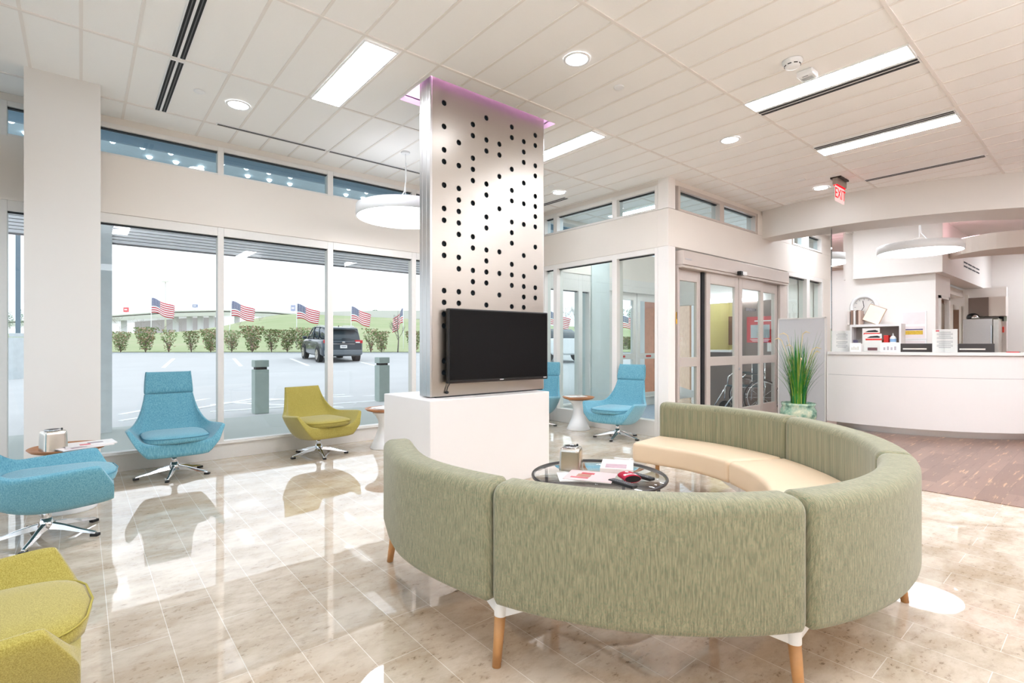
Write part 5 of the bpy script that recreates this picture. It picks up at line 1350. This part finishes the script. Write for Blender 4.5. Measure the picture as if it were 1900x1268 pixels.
# second car, white, glimpsed past the television
c2 = thing('car', 'white car glimpsed through the vestibule glass beside the television edge', 'car', at(1008, 668, 24) + Vector((0, 0, 0)), math.atan2(fw.y, fw.x)); c2.location.z = gz(c2.location.x, c2.location.y)
WP = pm('white_paint', (236, 238, 240), .25)
for nm, m, rg in (('body', WP, ((-2.36, .80, .36, .98, .12), (-2.05, .92, .28, 1.0, .14), (0, .93, .26, 1.0, .12), (1.5, .92, .28, .96, .16), (2.3, .8, .36, .8, .16))), ('windows', CG, ((-1.9, .76, .95, 1.0, .02), (-1.3, .7, .95, 1.42, .12), (.1, .7, .95, 1.46, .12), (1.0, .76, .95, 1.0, .02)))):
    b = MB(); b.loft([carring(*q) for q in rg], True, True, True); b.out(nm, m, c2)
for s in (-1, 1):
    for x in (-1.4, 1.4): b = MB(); b.cyl((x, s * .74, .33), (x, s * .95, .33), .33, n=24); b.out('tyre', M['black'], c2)

# motorway bridge, signs, masts and trees far off
br = thing('overpass', 'pale concrete motorway bridge on piers far beyond the car park', 'bridge', (0, 0, 0))
def deckpts(off): return [at(px, py + off, 125) for px, py in ((-150, 600), (60, 594), (150, 589), (250, 582), (320, 577), (410, 575), (500, 578), (560, 583))]
b = MB(); up = Vector((FW[0], FW[1], 0)) * 9
for A_, C_ in ((0, 2.2), (4.0, 10.5)):
    r0, r1 = deckpts(A_), deckpts(C_)
    b.loft([[p, p + up, q + up, q] for p, q in zip(r0, r1)], True, True, False)
r0, r1 = deckpts(2.2), deckpts(4.0)
b.out('deck', pm('bridge_concrete', (216, 216, 210), .9, var=.04), br)
b = MB(); b.loft([[p + up * .2, p + up * .8, q + up * .8, q + up * .2] for p, q in zip(deckpts(1), deckpts(6))], True, True, False); b.out('girder_shade', pm('girder', (150, 150, 150), .9), br)
for px, py in ((326, 586), (352, 585), (372, 585), (393, 585), (440, 586), (230, 594), (200, 596)):
    p = at(px, py, 127); q = at(px, 622, 127); b = MB(); b.cyl(tuple(q), tuple(p), .65, n=10); b.out('pier', pm('pier_concrete', (196, 196, 194), .9), br)
b = MB(); p0, p1, p2, p3 = at(405, 618, 132), at(250, 618, 132), at(250, 590, 132), at(405, 588, 132); b.loft([[p0, p1, p2, p3], [p + up * .3 for p in (p0, p1, p2, p3)]], True, True, False); b.out('abutment', pm('abutment', (176, 170, 168), .9, var=.1), br)
hw = thing('motorway_barrier', 'pale motorway running along the crest of the grass slope', 'motorway', (0, 0, 0))
rp_ = [at(px, ridge(px) - dy, 114) for px, dy in ((560, 2), (640, 6), (700, 10), (780, 14), (900, 16))]; b = MB(); b.loft([[p + Vector((0, 0, .3)), p + up + Vector((0, 0, .3)), p + up - Vector((0, 0, 1.6)), p - Vector((0, 0, 1.6))] for p in rp_], True, True, False); b.out('roadway', pm('road_pale', (220, 218, 216), .9), hw)
def polesign(label, px, py, pb, d, w, h, rgb):
    t = thing('pole_sign', label, 'road sign', at(px, pb, d), math.atan2(RT[1], RT[0])); H = at(px, py, d).z - t.location.z
    b = MB(); b.cyl((0, 0, 0), (0, 0, H), .12, n=8); b.out('post', M['alu'], t)
    b = MB(); b.box(-w / 2, w / 2, -.15, .15, H - h / 2, H + h / 2); pnl = b.out('panel', pm('sign_face', rgb, .6), t)
    b = MB(); b.box(-w * .3, w * .3, -.16, -.15, H - h * .12, H + h * .12); b.out('lettering', M['paper'], pnl)
polesign('small red roadside sign on a post beyond the bridge', 234, 575, 600, 140, 1.3, 1.3, (220, 92, 96))
polesign('grey blue roadside sign on a post above the bridge', 362, 568, 590, 140, 1.4, .8, (148, 160, 186))
polesign('grey sign partly behind the third flag', 544, 572, 590, 135, 1.2, 1.6, (170, 174, 200))
hm = thing('high_mast_light', 'tall thin motorway light mast rising above the bridge', 'light mast', at(307, 622, 120)); H = at(307, 523, 120).z - hm.location.z
b = MB(); b.cyl((0, 0, 0), (0, 0, H), .22, .12, n=8); b.out('mast', M['alu'], hm); b = MB(); b.obox((0, 0, H), (1.6, .5, .25), math.atan2(RT[1], RT[0])); b.out('lamp_head', M['alu'], hm)
lp = thing('lamp_post', 'dark square lamp post left of the wide white column', 'lamp post', (at(33.5, 622, 17).x, at(33.5, 622, 17).y, at(33.5, 622, 17).z)); H = 6.0
b = MB(); b.box(-.06, .06, -.06, .06, 0, H); b.out('post', pm('post_blue_grey', (112, 130, 142), .6), lp); b = MB(); b.box(-.2, .2, -.2, .2, -.06, .06); b.out('base_plate', M['concrete'], lp)
wl = thing('planter_wall', 'low concrete wall under the lamp post left of the white column', 'low wall', (at(25, 660, 17).x, at(25, 660, 17).y, 0)); b = MB(); b.obox((-1.6, 0, .75), (5, .6, 1.35), math.atan2(RT[1], RT[0])); b.out('wall', M['concrete'], wl)
LF = pm('far_foliage', (140, 160, 140), .9, var=.25, scale=1.2); TB = pm('bare_twigs', (168, 160, 156), .95)
def bare_tree(label, px, pb, pt, d, seed, m=TB, group='bare trees beyond the car park', spread=.45, n0=7):
    base = at(px, pb, d); H = at(px, pt, d).z - base.z; t = thing('bare_tree', label, 'tree', base, 0, group); r = random.Random(seed)
    b = MB(); b.tube([(0, 0, 0), (.02 * H, 0, H * .3), (0, .02 * H, H * .62), (.01 * H, 0, H)], [H * .016, H * .012, H * .007, H * .002], 6); b.out('trunk', m, t)
    b = MB()
    def branch(p, d_, l, rad, lev):
        q = p + d_ * l * .5 + Vector((r.uniform(-.1, .1), r.uniform(-.1, .1), .05)) * l; e = q + (d_ + Vector((0, 0, .35))).normalized() * l * .5
        b.tube([p, q, e], [rad, rad * .7, rad * .3], 4)
        if lev:
            for _ in range(3): branch(p.lerp(e, r.uniform(.4, .95)), (d_ + Vector((r.uniform(-.8, .8), r.uniform(-.8, .8), r.uniform(-.1, .7)))).normalized(), l * .6, rad * .55, lev - 1)
    for k in range(n0):
        a = r.uniform(0, 2 * PI); z = H * r.uniform(.28, .85); branch(Vector((0, 0, z)), Vector((math.cos(a), math.sin(a), .6)).normalized(), H * spread * (1.1 - z / H), H * .007, 2)
    b.out('branches', m, t)
bare_tree('young bare street tree by the kerb in the right window bay', 738, 655, 575, 30.3, 3, pm('young_bark', (120, 112, 108), .9), None, .34, 9)
for i, (px, pb, pt, d, lb) in enumerate(((222, 622, 588, 95, 'wide bare tree at the left end of the bridge'), (262, 620, 594, 95, 'bare tree under the left part of the bridge'), (300, 620, 592, 98, 'bare tree behind the leftmost flag'), (336, 618, 592, 98, 'bare tree between the bridge piers'), (444, 615, 594, 90, 'bare tree at the foot of the grass slope below the second flag'), (484, 606, 588, 95, 'small bare tree on the grass slope right of the second flag'))):
    bare_tree(lb, px, pb, pt, d, 50 + i, TB, 'bare trees beyond the car park', .75, 9)
for i, (px, pb, pt, d) in enumerate(((1030, 610, 572, 70), (1050, 610, 568, 72), (1066, 610, 566, 74), (1086, 610, 562, 80))):
    bare_tree('tall bare tree seen through the vestibule glass', px, pb, pt, d, 80 + i, TB, 'bare trees seen through the vestibule', .5, 10)
def tuft(label, px, pb, pt, d, wpx, seed, grp):
    base = at(px, pb, d); H = at(px, pt, d).z - base.z; W = wpx / FPX * d / 2; r = random.Random(seed); t = thing('leafy_tree', label, 'tree', base, 0, grp); b = MB()
    for k in range(260):
        u = Vector((r.gauss(0, 1), r.gauss(0, 1), r.gauss(0, 1))).normalized() * (r.random() ** .33); c = Vector((u.x * W, u.y * W, H * .55 + u.z * H * .45)); s = W * r.uniform(.08, .18); n = Vector((r.uniform(-1, 1), r.uniform(-1, 1), r.uniform(-1, 1))).normalized(); v = n.orthogonal().normalized(); w2 = n.cross(v)
        b.quad([c - v * s, c + w2 * s, c + v * s, c - w2 * s])
    b.out('crown', LF, t); b = MB(); b.cyl((0, 0, 0), (0, 0, H * .5), W * .08, n=6); b.out('trunk', TB, t)
for i, (px, pb, pt, w) in enumerate(((18, 612, 578, 11), (37, 612, 574, 12))): tuft('green tree far left behind the lamp post' if i else 'green tree at the far left edge of the window beside the column', px, pb, pt, 90, w, 30 + i, None)
for i, (px, pb, pt, w) in enumerate(((598, 588, 580, 14), (696, 584, 575, 12), (712, 584, 577, 18), (735, 584, 578, 16), (758, 584, 576, 12))): tuft('small far tree on the skyline of the grass slope', px, pb, pt, 150, w, 60 + i, 'far trees on the skyline')
for i, (px, pb, pt, w) in enumerate(((1152, 600, 562, 14), (1168, 600, 566, 12), (1192, 604, 566, 18))): tuft('green tree seen through the entrance doors', px, pb, pt, 80, w, 90 + i, 'green trees seen through the entrance doors')
b = MB(); b.box(9.53, 11.34, 3.887, 3.897, 0, 2.46); struct('wall_niche', b, M['wall_white'])
sc = thing('brick_screen', 'pierced brick screen outside, seen through the leftmost sliding door leaf', 'screen wall', (12.4, 7.5, -.05), .9)
b = MB(); b.box(-.5, .5, .06, .12, 0, 2.6)
for i in range(9):
    for j in range(22): b.box(-.5 + i * .115, -.41 + i * .115, -.06, .06, .1 + j * .115, .19 + j * .115)
b.out('brickwork', pm('pale_brick', (246, 208, 184), .9, var=.2, scale=9), sc)
b = MB(); b.box(-.72, -.56, -.1, .1, 0, 3.0); b.out('white_post', M['white_metal'], sc)
ol = thing('ceiling_troffer', 'added lit panel brightening the yellow office seen through the sliding doors', 'ceiling light', (10.1, 4.7, 2.5))
b = MB(); b.box(-.25, .25, -.5, .5, -.02, 0); b.out('diffuser', M['lamp_round'], ol)  # glowing panel added so the office does not go dark
b = MB(); b.box(9.5, 10.7, 3.9, 5.5, 2.5, 2.56); struct('ceiling_office', b, M['wall_white'])
bp = thing('brick_pier', 'ribbed red brick pier outside the entrance, seen through the vestibule glass', 'pier', (10.35, 7.2, -.05))
b = MB(); b.box(-.4, .4, -.1, .3, 0, 2.8); b.out('backing', M['white_metal'], bp)
b = MB()
for k in range(6): b.box(-.4 + k * .15, -.32 + k * .15, -.34, -.1, 0, 2.8)
b.out('brickwork', pm('red_brick', (236, 160, 132), .9, var=.15, scale=14), bp)
SKY, EXPO = 1.15, 0.73
# ================================================================ sky, camera, view
w = bpy.data.worlds.new('sky'); scene.world = w; w.use_nodes = True
nt = w.node_tree; nt.nodes.clear()
o = nt.nodes.new('ShaderNodeOutputWorld'); bg = nt.nodes.new('ShaderNodeBackground'); nt.links.new(bg.outputs[0], o.inputs[0])
tc = nt.nodes.new('ShaderNodeTexCoord'); mp = nt.nodes.new('ShaderNodeMapping'); mp.inputs['Scale'].default_value = (2.0, 2.0, 6.0); nt.links.new(tc.outputs['Generated'], mp.inputs[0])
nz = nt.nodes.new('ShaderNodeTexNoise'); nz.inputs['Scale'].default_value = 1.6; nz.inputs['Detail'].default_value = 5; nt.links.new(mp.outputs[0], nz.inputs[0])
cr = nt.nodes.new('ShaderNodeValToRGB'); cr.color_ramp.elements[0].position = .35; cr.color_ramp.elements[1].position = .65
cr.color_ramp.elements[0].color = s2l((216, 227, 243)); cr.color_ramp.elements[1].color = s2l((246, 249, 253)); nt.links.new(nz.outputs[0], cr.inputs[0]); nt.links.new(cr.outputs[0], bg.inputs[0])
bg.inputs[1].default_value = SKY

cam = bpy.data.cameras.new('camera'); co_ = bpy.data.objects.new('camera', cam); COL.objects.link(co_)
cam.sensor_fit = 'HORIZONTAL'; cam.sensor_width = 36.0; cam.lens = 36.0 * FPX / 1900.0; cam.shift_y = 6.0 / 1900.0; cam.clip_start = 0.05; cam.clip_end = 500
co_.location = (0, 0, CAM_H); co_.rotation_euler = (PI / 2, 0, YAW - PI / 2)
scene.camera = co_
vs = scene.view_settings; vs.view_transform = 'Standard'; vs.look = 'None'; vs.gamma = 1.0; vs.use_curve_mapping = False; vs.exposure = EXPO
cy = scene.cycles
cy.use_denoising = True; cy.max_bounces = 10; cy.diffuse_bounces = 5; cy.glossy_bounces = 4; cy.transparent_max_bounces = 16; cy.transmission_bounces = 6
cy.sample_clamp_indirect = 8.0; cy.caustics_reflective = False; cy.caustics_refractive = False
